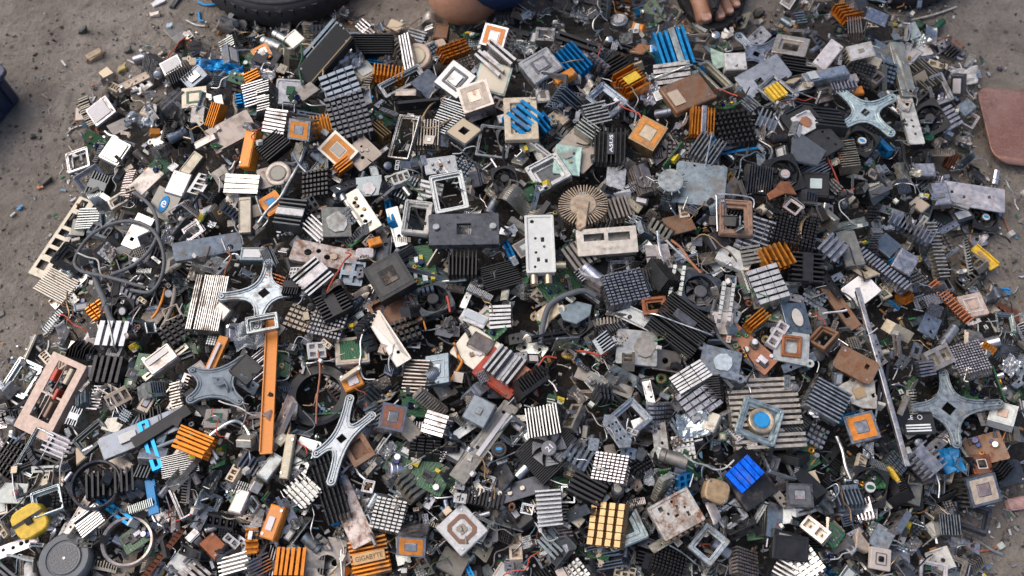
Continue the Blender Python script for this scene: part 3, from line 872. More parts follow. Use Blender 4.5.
h('plate', 82, 113, 16, 13, 2, 5, 'Q', 'grey tab plate', holes=[(-.2, .2, .25)])
h('frame', 78, 160, 27, 20, 6, 12, 'W', '*pale silver socket frame on bare ground', b=.17, l=-6)
h('box', 115, 151, 25, 24, 9, -22, 'W', '*white square heat spreader', panel=('W', .78), t=8, d=270)
h('frame', 92, 180, 28, 22, 4, 35, 'S', 'silver open frame', b=.16)
h('plate', 119, 126, 19, 13, 2, 32, 'Q', 'grey metal plate')
h('shield', 139, 117, 30, 17, 8, 10, 'W', '*crumpled white metal bracket', amp=.5, l=4)
h('cpu', 155, 131, 11, 8, 4, 10, 'O', 'small orange chip')
h('shield', 173, 121, 28, 24, 10, 30, 'K', 'black tangled plastic scrap', amp=.7, gap=.25, m='plastic')
h('fin', 169, 99, 30, 16, 9, 34, 'S', 'silver finned block')
h('plate', 197, 114, 15, 18, 2, 4, 'E', 'beige square plate', l=5)
h('fin', 212, 113, 22, 13, 8, 62, 'O', '*small upright orange heat sink', t=30, d=200, l=4)
h('box', 247, 148, 36, 14, 12, 78, 'O', '*tall orange block', t=22, d=200, l=8, lip=0, m='plastic')
h('bar', 225, 143, 30, 6, 3, 28, 'G', 'narrow green circuit strip', fl=0, holes=[], m='pcb')
h('plate', 231, 131, 50, 26, 3, 26, 'Q', 'dirty brownish plate', t=10, d=280)
h('fin', 158, 146, 20, 14, 6, -25, 'S', 'silver finned block')
h('plate', 145, 181, 22, 32, 3, -28, 'E', '*dirty beige cover plate', thick=1, l=5)
h('pcb', 160, 166, 18, 16, 3, -35, 'G', 'small green circuit board', k=3)
h('box', 178, 183, 22, 24, 12, -14, 'S', 'silver box', lip=0)
h('box', 191, 164, 26, 12, 8, 48, 'Q', 'dull brown component')
h('fin', 240, 183, 38, 18, 14, -4, 'W', '*white ridged metal block', n=4, duty=.8, t=14, d=250, l=6)
h('fin', 246, 97, 22, 10, 6, 10, 'B', 'blue finned scrap', cut=3)
h('shield', 232, 68, 22, 9, 5, -10, 'B', 'torn blue sheet')
# --- top middle
h('cpu', 262, 53, 19, 15, 4, 22, 'W', '*white chip with orange ring', ring='O', ra=.95, rb=.62, lid='S', t=14, d=250)
h('cap', 271, 42, 26, 10, 10, -28, 'S', '*twin grey capacitor cans', bare=1)
h('cap', 283, 37, 26, 9, 9, -28, 'S', 'grey capacitor can', bare=1)
h('box', 324, 55, 64, 22, 22, 46, 'K', '*large black heat sink block with gold stripe', lip=0, t=22, d=300, l=10, label=(0, -.72, .95, .05, 'A'))
h('fin', 322, 40, 46, 12, 12, 46, 'L', 'slate finned slab', n=3, duty=.6, l=10)
h('shield', 346, 60, 34, 17, 10, 27, 'S', 'crumpled silver sheet metal', amp=.55, l=6)
h('fin', 371, 44, 46, 16, 14, 0, 'K', '*black sink below the tyre', n=9, t=30, d=270)
h('fin', 340, 84, 38, 25, 14, 17, 'L', '*slate banded heat sink', n=5, duty=.55, cut=4, cduty=.88, l=6)
h('pin', 348, 114, 42, 44, 16, 14, 'D', '*large dark grey pin heat sink', nx=7, ny=9, dx=.72, l=10, t=6, d=260)
h('fin', 321, 124, 16, 20, 9, -70, 'O', 'orange fins peeking out')
h('flip', 338, 150, 26, 32, 8, 42, 'E', 'beige plate with orange ring', ring='O', pad='Q')
h('fin', 342, 164, 18, 10, 8, 38, 'O', 'narrow orange finned piece', l=4)
h('plate', 362, 153, 30, 28, 3, -42, 'Q', '*brown grey square plate with hole', holes=[(.3, -.2, .12), (-.4, .3, .07)], thick=1, l=12, discs=[(-.1, .1, .12, 'E'), (.1, .4, .1, 'E')])
h('plate', 307, 91, 17, 20, 2, -42, 'Q', '*small square grey tan plate', l=14)
h('fin', 262, 96, 16, 28, 14, 4, 'W', 'white finned side block', t=20, d=200)
h('box', 289, 92, 30, 28, 12, 0, 'S', '*silver case with green window', label=(.1, .1, .3, .3, 'G'), l=3)
h('fin', 275, 121, 26, 22, 14, -12, 'W', '*bright white finned cube', t=25, d=230, l=8, n=7, duty=.6)
h('flip', 299, 130, 24, 18, 22, -8, 'S', '*upturned heat sink with orange ring and light pad', ring='O', pad='S', t=38, d=262, l=10)
h('fin', 272, 144, 30, 20, 9, 38, 'K', 'black finned heat sink', t=8, d=270, l=6)
h('fin', 389, 71, 12, 33, 10, 86, 'O', '*orange comb heat sink', n=9, l=8, plate=None)
h('fin', 380, 128, 22, 11, 10, -38, 'A', 'gold finned block', l=6, bent=.0003)
h('cap', 278, 173, 24, 24, 6, 0, 'Q', '*faceted grey disc', up=1, l=5, top='Q')
h('plate', 271, 176, 28, 22, 2, 15, 'Q', 'grey square plate')
h('pin', 315, 182, 30, 26, 8, 2, 'K', 'black pin heat sink', nx=7, ny=6)
h('frame', 315, 160, 30, 24, 5, 4, 'D', 'dark grey socket frame', b=.14)
h('cpu', 272, 203, 22, 22, 4, 32, 'O', '*orange tile with blue green centre', face='O', ring='O', lid='B', l=6, lm='plastic')
h('bar', 345, 182, 32, 12, 6, 36, 'D', 'dark grey bar')
h('plate', 369, 186, 30, 20, 2, 4, 'L', '*slate plate with pale disc', discs=[(0, -.3, .6, 'N')])
h('pcb', 463, 25, 19, 18, 3, 38, 'G', '*green board against the knee', k=5, t=28, d=280, l=6)
h('box', 441, 31, 16, 16, 12, -5, 'R', 'rusty brown box', l=3)
h('box', 429, 27, 11, 6, 8, 0, 'X', 'small shiny connector')
h('plate', 437, 50, 26, 20, 3, 24, 'T', '*tan plate beside orange fins', holes=[(-.3, .1, .16)], thick=1, l=6)
h('fin', 455, 47, 32, 13, 10, 26, 'O', '*orange fins on tan plate', n=5, cut=5, l=8)
h('fin', 407, 50, 38, 12, 14, 104, 'W', 'bright heat sink edge', n=4, duty=.5, l=5, t=20, d=190)
h('cap', 416, 56, 28, 26, 12, 0, 'T', '*tan round dish', up=1, top='T', l=3)
h('flip', 494, 36, 27, 19, 20, -16, 'W', '*white heat sink with orange framed pad', ring='O', pad='W', t=28, d=230, l=8)
h('fin', 494, 56, 34, 24, 16, -38, 'S', '*stepped silver heat sink', n=5, duty=.5, l=8, t=10, d=250)
h('cpu', 493, 78, 36, 30, 3, -12, 'J', '*olive pin field processor', face='E', pins=1, l=14, t=8, d=270)
h('box', 455, 79, 32, 30, 8, -34, 'W', '*white spreader with dark square ring', ringp=('D', .62), panel=('S', .4), lip=0, l=10, t=12, d=240)
h('plate', 428, 84, 25, 24, 2, 40, 'L', 'slate square plate', l=6, studs=[(.3, -.5, .12, 'W')])
h('frame', 402, 81, 50, 16, 6, 27, 'W', '*long pale frame', b=.22, t=12, d=300, l=4)
h('flip', 475, 96, 34, 26, 18, 14, 'E', '*beige heat sink with framed pad', ring='T', pad='P', l=10, t=15, d=240)
h('fin', 449, 118, 32, 34, 10, -18, 'S', 'silver finned heat sink', l=4, t=10, d=250)
h('cpu', 464, 131, 29, 26, 5, -36, 'D', '*dark socket with tan pins and hole', face='T', pins=1, hole=1, l=16)
h('frame', 404, 137, 44, 25, 4, 72, 'S', '*slim silver frame leaning over', b=.1, l=14, t=18, d=200)
h('frame', 494, 141, 36, 36, 2, -7, 'S', '*thin square wire frame', b=.07, plain=1, l=16)
h('frame', 521, 118, 46, 37, 6, 93, 'T', '*cream frame over blue fins', b=.25, plain=1, l=14, r=.03)
h('fin', 524, 117, 30, 30, 10, -38, 'B', '*blue fins under cream frame', n=5, duty=.6)
h('fin', 546, 122, 18, 12, 8, -38, 'B', 'blue heat sink corner', n=3)
h('bar', 440, 161, 36, 18, 8, 8, 'S', '*silver channel with two screws', studs=[(-.5, .2, .18, 'W'), (.5, .3, .18, 'W'), (0, -.1, .2, 'C')], holes=[], l=8)
h('conn', 398, 178, 26, 13, 8, 18, 'N', 'white slotted connector', l=4, n=4)
h('frame', 449, 192, 38, 40, 5, 10, 'S', '*silver socket frame with wide lip', b=.13, l=16, bx=1, in_=0)
h('rod', 500, 175, 40, 3, 3, -60, 'S', 'thin silver rod')
h('rod', 486, 168, 34, 3, 3, 48, 'S', 'thin silver rod')
h('fan', 505, 178, 27, 27, 8, 10, 'K', 'black cooling fan', sticker=None)
h('fin', 426, 133, 26, 30, 8, 88, 'Q', 'dull finned heat sink')
# --- top right of middle
h('box', 541, 65, 36, 28, 12, 28, 'S', '*grey square lid with raised centre', panel=('S', .36), ringp=('D', .5), l=16, t=5, d=270)
h('fin', 574, 60, 32, 26, 12, -40, 'B', '*blue slanted fins by the grey lid', n=6, t=15, d=320, l=4)
h('box', 565, 75, 24, 9, 9, 27, 'O', '*orange bar block', lip=0, m='plastic', l=16)
h('conn', 545, 34, 21, 14, 9, -5, 'S', 'silver port shell', n=1)
h('shield', 525, 44, 26, 12, 8, -20, 'W', 'shiny torn sheet', amp=.5)
h('cap', 619, 19, 15, 15, 7, 0, 'S', '*round silver capsule', up=1, top='W', l=2)
h('box', 637, 27, 14, 7, 5, -25, 'O', 'small orange box', label=(0, 0, .4, .8, 'N'), lip=0, m='plastic')
h('fin', 618, 69, 30, 26, 8, 30, 'K', '*black fins behind the gold ones', n=8, l=4)
h('fin', 632, 78, 28, 26, 10, 30, 'O', '*orange gold fins with flat yellow band', n=9, plate='Y', pw=.34, pl=.62, l=12)
h('plate', 641, 48, 15, 20, 2, -25, 'C', 'orange brown board', m='pcb', l=4)
h('fin', 673, 47, 36, 34, 16, -72, 'B', '*bright blue folded heat sink', n=6, duty=.5, plate='M', pw=.2, py=.12, l=10, t=10, d=260)
h('fin', 673, 72, 40, 22, 12, 0, 'S', '*silver heat sink with wire clip', n=4, duty=.7, clip=1, l=6)
h('box', 688, 92, 50, 32, 8, 22, 'R', '*rust brown board with green edge', m='rust', lip=0, l=14, label=(-.62, -.1, .26, .5, 'T'))
h('bar', 683, 76, 44, 3, 4, 21, 'J', 'green circuit edge strip', fl=0, holes=[], m='pcb', l=15)
h('frame', 714, 75, 42, 18, 8, -55, 'E', '*dirty slotted frame', b=.22, l=6, plain=1)
h('plate', 717, 59, 28, 20, 2, -38, 'J', '*pale green plastic plate', poly=[(-1, .6), (.3, 1), (1, .2), (.4, -1), (-.4, -.2)], l=12, m='plastic')
h('box', 736, 61, 24, 16, 12, 2, 'N', '*white case on brown base', lip=0, l=4, t=12, d=280)
h('clip', 729, 46, 16, 12, 3, 30, 'X', 'bright wire clip', k=1)
h('bar', 708, 46, 30, 4, 3, -35, 'W', 'narrow steel strip', fl=0)
h('xbr', 757, 52, 64, 64, 4, 10, 'M', '*pale translucent four armed bracket', arms=[(.030, .012), (-.012, .030), (-.030, -.006), (.012, -.030)], l=6)
h('plate', 763, 76, 52, 26, 2, 22, 'L', '*large slate plate with oval hole', wins=[(-.25, -.2, .14, .2)], l=12)
h('frame', 607, 99, 36, 26, 7, -38, 'M', '*pale blue rectangular frame', b=.2, l=10)
h('shield', 651, 92, 24, 20, 8, 20, 'X', '*shiny crumpled white sheet', amp=.3, l=8)
h('shield', 676, 121, 30, 18, 8, 62, 'X', 'shiny folded sheet', amp=.3, l=8)
h('fin', 596, 112, 26, 22, 9, 12, 'W', 'bright seven bladed heat sink', n=7, l=6)
h('flip', 648, 133, 30, 28, 14, -28, 'A', '*gold heat sink with beige pad', ring='O', pad='T', r=.86, q=.55, l=12, t=8, d=240)
h('fin', 611, 144, 36, 34, 10, 86, 'K', '*black heat sink with silver tips and lettered plate', n=8, duty=.3, label=('ASUS', (.75, .75, .75)), lc='D', l=14, lw=.5, lh=.2, t=6, d=270)
h('fin', 588, 129, 24, 14, 9, -35, 'S', 'silver arched heat sink', n=5)
h('plate', 568, 160, 30, 30, 2, 82, 'J', '*corroded pale plate with gold edge', m='tarnish', l=12, holes=[(.5, -.4, .1)], discs=[(.3, .1, .3, 'Q'), (-.1, -.2, .12, 'A')])
h('plate', 579, 150, 44, 36, 2, -38, 'Q', '*large grey slanted plate', l=4)
h('frame', 548, 172, 40, 34, 8, 24, 'S', '*silver frame around dark pad', b=.2, in_='D', l=6)
h('plate', 616, 178, 21, 23, 2, -6, 'W', '*clean square silver plate', l=12)
h('fin', 704, 120, 28, 26, 9, 84, 'O', '*orange fins with pale stripe', n=8, plate='S', pw=.2, pl=1.0, l=10)
h('pin', 735, 126, 40, 36, 8, 8, 'K', '*black lattice on blue backing', nx=8, ny=7, dx=.5, dy=.5, under='B', l=14, t=5)
h('fin', 709, 147, 32, 28, 8, 52, 'S', '*silver slatted sink with T shaped clip', n=8, clip=1, l=13)
h('plate', 700, 184, 56, 44, 2, -9, 'L', '*big slate blue sheet', l=14, holes=[(-.3, .85, .05)], warp=.0006)
h('rad', 671, 180, 36, 36, 4, 0, 'W', '*scalloped white washer', core=.8, n=12, l=20)
h('pin', 681, 152, 28, 20, 6, -4, 'Q', 'dull brown pin heat sink')
# --- top right
h('fin', 850, 9, 26, 18, 7, 18, 'O', '*orange heat sink at the far edge', n=6, cut=3, cduty=.9)
h('box', 877, 16, 24, 15, 10, -18, 'S', 'grey tapered box', lip=0)
h('fin', 856, 24, 20, 14, 8, 80, 'Q', 'dull ribbed block', n=6)
h('pcb', 836, 18, 11, 8, 2, 10, 'G', 'tiny green board', k=2)
h('fin', 801, 18, 13, 10, 5, 12, 'W', 'small white finned piece', n=5)
h('frame', 791, 45, 36, 24, 5, -16, 'E', '*dirty beige frame with black opening', b=.26, l=8, plain=1)
h('fin', 800, 62, 38, 18, 8, -8, 'K', 'black finned block', n=7, l=6)
h('box', 829, 54, 34, 14, 8, 44, 'N', '*bright white tilted box', lip=0, l=14, t=8, d=320)
h('flip', 861, 51, 28, 13, 12, 10, 'E', '*beige topped ribbed block', ring='N', pad='T', l=10, t=14, d=270, q=.3)
h('cpu', 883, 52, 30, 22, 5, -28, 'L', 'slate chip with tan lid', lid='Q', l=5)
h('box', 875, 61, 14, 11, 8, -20, 'T', 'tan cube', l=8, lip=0)
h('box', 826, 73, 50, 12, 8, 10, 'W', '*long white metal block', lip=0, l=12, label=(-.6, 0, .2, .8, 'S'))
h('bar', 838, 80, 48, 8, 4, 12, 'E', 'long beige strip', l=9)
h('fin', 843, 85, 8, 28, 6, 102, 'W', 'short white comb fins', n=8, l=7)
h('box', 857, 90, 14, 8, 4, 5, 'O', 'small orange tab', m='plastic', l=6, lip=0)
h('plate', 793, 80, 14, 14, 2, 40, 'B', 'small blue triangle', poly=[(-1, -1), (1, -.8), (0, 1)], l=6)
h('fin', 776, 90, 16, 15, 4, -55, 'Y', '*yellow barred tile', n=4, duty=.6, l=10)
h('frame', 778, 91, 34, 24, 3, -42, 'S', 'silver tray frame', b=.1, l=6, plain=1)
h('conn', 871, 73, 24, 16, 10, -36, 'Q', 'dull grey connector', l=5, n=3)
h('bar', 888, 86, 36, 8, 4, -60, 'Q', 'dull metal strip')
h('bar', 905, 67, 52, 18, 4, -83, 'E', '*upper beige slot cover bar', holes=[(.8, .3, .2), (.8, -.3, .2), (-.2, 0, .12)], l=12)
h('bar', 912, 117, 50, 17, 4, -85, 'N', '*lower white slot cover bar', holes=[(.6, .1, .18), (.3, .1, .18), (.05, .1, .18), (-.6, .1, .24)], l=14, m='plastic')
h('xbr', 866, 111, 66, 60, 4, 0, 'M', '*pale green four armed bracket', arms=[(.031, .016), (-.028, .033), (-.030, -.018), (.024, -.028)], l=16, w=.075, hub=.22)
h('fan', 862, 141, 30, 30, 8, -32, 'K', '*black fan with white blue hub', sticker='N', sticker2='B', l=10)
h('fin', 829, 116, 36, 30, 8, 0, 'K', '*black wide fins under the pale bracket', n=6, duty=.5, l=4)
h('plate', 812, 131, 36, 56, 2, 24, 'K', '*black perforated board', holes=[(.5, -.2, .07), (.5, -.5, .07), (.6, -.8, .06), (.4, .6, .06)], l=8, m='plastic')
h('plate', 806, 122, 24, 19, 2, 24, 'N', '*white tile with brown stain', discs=[(0, 0, .55, 'C')], l=12, m='plastic')
h('plate', 804, 150, 46, 40, 3, 32, 'D', '*granular dark grey slab', poly=[(-1, -.1), (.3, 1), (.7, .9), (1, -.6), (-.1, -1)], l=14, m='plastic', thick=1)
h('fin', 848, 153, 20, 28, 10, 2, 'Q', '*tan grey ribbed heat sink', n=12, l=9)
h('fan', 785, 174, 36, 36, 8, 15, 'K', '*black fan half under rust sheet', sticker='S', sticker2='P', l=10)
h('box', 816, 184, 28, 28, 8, -8, 'K', '*black tile with pale blue emblem', label=(0, 0, .45, .4, 'M'), l=8)
h('plate', 781, 188, 32, 17, 3, 14, 'C', '*curved rust orange sheet', l=18, m='rust', warp=.008, poly=[(-1, -.9), (.2, -.6), (1, -1), (.9, .7), (.3, 1), (-.3, .3), (-1, -.1)])
h('fin', 768, 120, 22, 20, 10, 60, 'W', 'white finned piece', n=5)
h('frame', 936, 90, 28, 26, 5, 14, 'S', '*silver square frame', b=.13, l=8)
h('shield', 963, 74, 30, 14, 6, -4, 'N', '*crumpled white foil scrap', amp=.5, l=2)
h('plate', 970, 73, 24, 9, 2, 0, 'W', 'white strip plate', l=4)
h('fan', 930, 118, 30, 30, 9, 20, 'K', 'black cooling fan', sticker=None, l=4)
h('fin', 946, 118, 24, 19, 9, 22, 'S', '*silver five finned block', n=5, duty=.6, l=6, t=12, d=240)
h('cap', 928, 135, 11, 11, 3, 0, 'G', '*round green disc', up=1, top='G', l=12, pm='plastic')
h('box', 925, 169, 22, 13, 8, -3, 'S', 'silver box', lip=0, l=4)
h('frame', 968, 118, 20, 15, 4, -28, 'E', 'beige open frame', plain=1, b=.12)
h('box', 966, 107, 17, 12, 8, 30, 'S', 'silver case')
h('plate', 974, 196, 66, 22, 2, -9, 'N', '*long white plate with holes', holes=[(-.7, .1, .12), (-.3, -.2, .12), (.5, .1, .14)], l=8, m='tarnish')
h('box', 941, 193, 18, 24, 8, 0, 'S', 'silver box', lip=0, l=5)
h('fan', 986, 217, 27, 27, 9, -12, 'K', '*black fan at the heap edge', sticker='N', sticker2='B', l=2)
h('plate', 984, 257, 29, 11, 2, -54, 'Y', '*yellow striped label strip', rows=0, labels=[(0, 0, .5, .3, 'A')], l=8, m='plastic')
h('conn', 973, 260, 24, 14, 8, -54, 'Q', 'grey terminal block', n=3)
h('fin', 953, 160, 16, 9, 5, 60, 'C', 'rusty orange scrap', n=4)
h('plate', 929, 30, 8, 8, 2, 0, 'Q', 'grey tab plate')
h('plate', 912, 31, 15, 14, 2, 10, 'L', 'slate corner plate', l=4)
h('shield', 921, 40, 18, 12, 6, 30, 'X', 'shiny torn sheet')
# --- second row, left
h('io', 62, 237, 86, 20, 6, 61, 'Q', '*long dull beige port panel on the ground', l=-4, t=4, d=200)
h('fin', 87, 217, 27, 22, 5, -3, 'W', '*white finned plate on port panel', n=10, l=6)
h('conn', 100, 230, 22, 15, 6, -12, 'S', 'silver slotted bracket', n=4)
h('fin', 57, 285, 36, 26, 5, -22, 'E', '*dirty beige grille', n=12, duty=.55)
h('frame', 117, 200, 20, 16, 4, 28, 'E', 'beige triangular frame', plain=1, b=.2, l=6)
h('box', 138, 232, 34, 20, 10, 62, 'S', '*silver box inside the cable loop', t=10, d=240, l=5, wins=[(.5, .3, .1, .2), (-.5, .2, .1, .2)])
h('plate', 164, 204, 28, 28, 2, -24, 'Q', '*grey plate with blue oval sticker', oval=(.32, .6, 'B'), l=10, txt='e', warp=.0004)
h('bar', 207, 243, 66, 18, 8, 15, 'L', '*blue grey folded channel', holes=[(.65, -.5, .3)], l=16)
h('plate', 183, 230, 14, 22, 2, -30, 'D', 'dark grey plate', l=4)
h('plate', 231, 201, 15, 22, 2, -12, 'N', '*white bracket with tan patch', discs=[(0, 0, .4, 'T')], ears=1, l=10, m='plastic')
h('box', 245, 215, 14, 36, 12, 2, 'Q', 'dull tan upright box', t=15, d=250)
h('fin', 206, 302, 56, 36, 12, 84, 'W', '*white sided heat sink in dark frame', n=16, duty=.5, l=8, t=4, d=230, bandx=0)
h('frame', 204, 297, 46, 24, 3, 84, 'K', '*dark rectangular gasket', b=.14, plain=1, l=20)
h('box', 221, 311, 17, 14, 9, -35, 'E', 'small beige box', lip=0, l=14)
h('xbr', 263, 291, 80, 80, 5, 0, 'M', '*blue silver mounting bracket with looping arms', arms=[(.041, -.001), (0, .036), (-.042, -.004), (-.001, -.041)], l=20, w=.062, hub=.24)
h('frame', 262, 323, 36, 18, 6, 10, 'S', '*silver buckle around orange strip', b=.2, l=29, t=4)
h('bar', 269, 384, 132, 13, 3, -86, 'O', '*long orange plastic strip', fl=.002, up=1, holes=[], l=20, m='ceramic', t=3)
h('fin', 290, 212, 31, 28, 10, -8, 'D', '*dark striped heat sink with white band', n=7, plate='N', pw=.26, l=9)
h('fin', 315, 226, 26, 20, 9, -38, 'S', 'silver finned block', n=6, l=6, bandw=.4, t=10, d=280)
h('plate', 337, 222, 31, 31, 3, 6, 'Q', '*square plate with whitish round residue', discs=[(0, -.02, .74, 'N')], l=12, thick=1)
h('bar', 361, 209, 52, 20, 5, -54, 'E', '*stained beige channel', studs=[(-.6, .2, .2, 'R'), (-.3, -.2, .2, 'R'), (0, .3, .2, 'A')], l=12)
h('bar', 324, 253, 66, 22, 6, -9, 'E', '*rusty tan channel with holes', l=14, m='rust', holes=[(-.5, 0, .3), (.1, -.1, .25), (-.2, .3, .2)], studs=[(.3, 0, .3, 'T')])
h('fin', 268, 256, 28, 13, 9, -62, 'W', 'white comb heat sink', n=9, l=8)
h('fin', 275, 279, 22, 16, 8, -18, 'C', 'copper brown finned block', cut=5)
h('box', 375, 241, 15, 9, 6, 22, 'O', '*small orange connector', l=8, lip=0, m='plastic')
h('box', 365, 253, 20, 11, 7, 4, 'N', 'white rounded lump', r=.3, l=9, lip=0)
h('fin', 313, 276, 34, 30, 12, 42, 'W', '*white heat sink with broad bright plate', n=7, duty=.42, plate='W', pw=.34, l=10)
h('fin', 334, 303, 34, 28, 12, 27, 'K', '*black banded heat sink', n=8, band=.35, l=8)
h('flip', 389, 276, 42, 40, 12, 28, 'K', '*big black upturned sink with side teeth', ring='K', pad='K', l=14, t=6, d=240)
h('conn', 352, 273, 26, 26, 6, -6, 'L', 'slate connector with blue slots', n=2, ny=2, l=6)
h('pin', 327, 323, 36, 30, 9, -12, 'S', '*silver grid pin sink', nx=9, ny=7, l=6)
h('cpu', 352, 350, 37, 34, 3, 8, 'E', '*beige edged processor with green centre', face='T', pins=1, ring='G', ra=.7, rb=.1, pads=1, l=10, rm='pcb')
h('conn', 317, 350, 19, 16, 7, 10, 'N', 'white port cluster', n=2, ny=2, l=10)
h('ring', 318, 393, 76, 76, 14, 0, 'K', '*thick black rubber ring', w=.34, l=-9, t=8, d=120)
h('box', 350, 373, 26, 5, 4, 34, 'T', 'tan plastic stick', lip=0, l=22)
h('box', 352, 381, 22, 17, 7, 25, 'O', '*orange square with white smear', label=(.1, -.1, .5, .5, 'N'), lip=0, m='plastic', l=12)
h('box', 395, 312, 46, 42, 8, 26, 'R', '*shallow rusty tray', m='rust', l=4, wins=[(0, 0, .86, .84)])
h('bar', 387, 336, 64, 17, 5, -55, 'E', '*pale slot cover with curled end', holes=[(.6, .1, .2)], l=14)
h('fan', 433, 298, 40, 34, 12, 22, 'D', '*dark cooler with round opening', sticker=None, l=6)
h('pin', 405, 328, 28, 24, 8, 20, 'K', 'black pin heat sink', nx=5, ny=4, dx=.6)
h('fin', 415, 376, 28, 36, 8, -8, 'Q', 'dull grey fine finned sink', n=10)
h('cpu', 437, 369, 27, 35, 6, 4, 'L', '*slate chip with white square outline', ring='W', ra=.62, rb=.55, lid='M', lq=.3, l=12)
h('plate', 478, 350, 48, 40, 2, -34, 'E', '*beige plate with scattered white blobs', l=8, discs=[(-.3, .3, .16, 'N'), (.1, -.1, .2, 'N'), (.3, .4, .12, 'C'), (-.1, -.4, .14, 'R'), (.0, .5, .12, 'N')])
h('plate', 474, 318, 30, 14, 2, -24, 'N', '*white card with light blue label', labels=[(.05, .15, .85, .55, 'M')], l=10, m='plastic', lb=1)
h('fin', 501, 316, 24, 24, 10, 2, 'W', '*white louvred heat sink', n=6, duty=.6, l=8)
h('plate', 502, 372, 52, 40, 3, -36, 'Z', '*red plate under a heat sink', l=8, thick=1)
h('fin', 506, 363, 34, 34, 10, 52, 'S', '*silver heat sink on red plate', n=6, duty=.45, l=12)
h('plate', 526, 379, 24, 22, 3, -36, 'C', '*orange red copper plate', l=13, thick=1)
h('plate', 464, 229, 78, 36, 4, 1, 'D', '*large grey plate with square window', wins=[(0, .02, .2, .34)], studs=[(-.78, .1, .2, 'S'), (.82, .1, .2, 'W')], l=32, flange=.003, warp=.0003, thick=1, t=4, d=90)
h('fin', 462, 262, 26, 32, 14, 90, 'K', '*black upright fins below grey plate', n=8, l=6)
h('fin', 502, 276, 40, 26, 10, 14, 'K', 'black finned heat sink', n=12, l=4, t=8, d=270)
h('pcb', 422, 263, 46, 28, 4, -78, 'G', '*green board with white capacitors', k=10, l=10)
h('frame', 417, 217, 36, 31, 6, 84, 'N', '*white rounded frame', b=.17, l=14, m='plastic', latch=0)
h('bar', 396, 225, 42, 14, 6, -72, 'S', 'silver bent strip', l=10)
h('box', 540, 244, 60, 31, 9, 92, 'N', '*white perforated tuner can with plugs', holes=[(.8, .5, .14), (.2, .3, .1), (-.3, .3, .1), (-.1, -.3, .1), (-.8, .4, .1)], wins=[(.15, -.2, .08, .12), (-.55, .15, .07, .1), (-.6, -.4, .06, .1)], lip=1, l=26, sockets=[(-1, .5, 180), (-1, -.5, 180), (-.7, -1, 270)], m='ceramic', t=4, d=270)
h('rad', 583, 204, 54, 54, 8, 0, 'T', '*tan sunburst heat sink', core=.55, n=46, l=14, m='tarnish', stick=(-.004, -.032))
h('box', 607, 241, 66, 26, 14, 4, 'E', '*long tan tuner can with oval slots', wins=[(-.42, .35, .34, .26), (.42, .3, .36, .3)], l=16, t=14, d=270)
h('fin', 617, 208, 22, 38, 10, -72, 'Q', '*dull fins beside the sunburst', n=9, duty=.5, l=4)
h('pin', 626, 286, 46, 34, 12, 14, 'S', '*silver zigzag pin sink', nx=9, ny=11, dx=.7, l=10)
h('pcb', 561, 284, 48, 24, 4, 34, 'G', '*green board with metal sockets', k=9, l=4)
h('cap', 593, 270, 22, 13, 13, -40, 'X', 'shiny capacitor can', bare=1, l=8)
h('plate', 577, 312, 38, 28, 2, 10, 'L', '*dark blue translucent plate', poly=[(-1, .6), (.2, 1), (1, .5), (.7, -.4), (-.2, -1), (-.9, -.5)], l=14, m='plastic')
h('fin', 611, 329, 8, 28, 6, 126, 'D', 'dark comb strip', n=12, l=12)
h('plate', 659, 256, 27, 26, 3, 6, 'E', '*square beige metal tile', l=14, thick=1)
h('plate', 679, 224, 32, 20, 2, 14, 'R', '*rusted tan sheet', l=8, m='rust')
h('clip', 678, 244, 40, 30, 3, 10, 'X', '*bright bent wire hook', k=2, rr=.0016, l=14)
h('frame', 736, 217, 37, 38, 6, -4, 'R', '*brown square socket with lever', b=.19, l=16, latch=1, m='plastic')
h('fin', 734, 222, 18, 16, 5, 80, 'S', 'small silver fins inside socket', n=4, l=8)
h('fin', 755, 234, 34, 36, 9, -20, 'S', '*silver segmented heat sink', n=8, cut=4, cduty=.9, l=7)
h('plate', 735, 258, 38, 20, 2, -22, 'N', '*white plastic bracket with slot', wins=[(-.3, .1, .1, .2)], l=9, m='plastic')
h('fan', 701, 291, 40, 40, 9, -14, 'D', '*grey fan between white combs', sticker=None, bladec=(.1, .1, .1), l=10)
h('fin', 678, 284, 44, 14, 10, 76, 'N', '*left white comb', cut=8, n=2, l=9, m='plastic')
h('fin', 728, 300, 44, 14, 10, 76, 'N', '*right white comb', cut=8, n=2, l=9, m='plastic')
h('fin', 776, 255, 26, 32, 9, -66, 'O', '*orange ribbed heat sink on dark pins', n=6, l=10)
h('fin', 770, 284, 34, 36, 11, 14, 'W', '*white heat sink with grey grooves', n=6, duty=.7, l=10, cut=3, cduty=.95)
h('pin', 795, 226, 50, 42, 12, -16, 'K', '*large fine black pin sink', nx=13, ny=11, l=3)
h('ring', 808, 228, 34, 16, 5, 55, 'A', 'oval gold ring', w=.14, l=16, oval=1)
h('fin', 808, 266, 36, 28, 10, -4, 'K', '*black sink with centre block', n=7, band=.3, l=6)
h('fin', 834, 246, 26, 22, 9, 40, 'W', 'white four bladed heat sink', n=4, l=10, duty=.5)
h('plate', 850, 248, 21, 40, 3, 4, 'Q', '*dirty upright grey plate', l=12, thick=1)
h('plate', 861, 290, 32, 26, 3, 30, 'S', 'silver plate', l=6)
h('fin', 885, 268, 12, 58, 9, 36, 'S', '*long silver fin ladder', n=16, duty=.5, l=8)
h('plate', 888, 245, 28, 20, 2, 40, 'L', 'slate plate', l=9)
h('box', 906, 262, 22, 22, 14, -28, 'S', '*silver hexagonal block', lip=0, l=10, t=12, d=270)
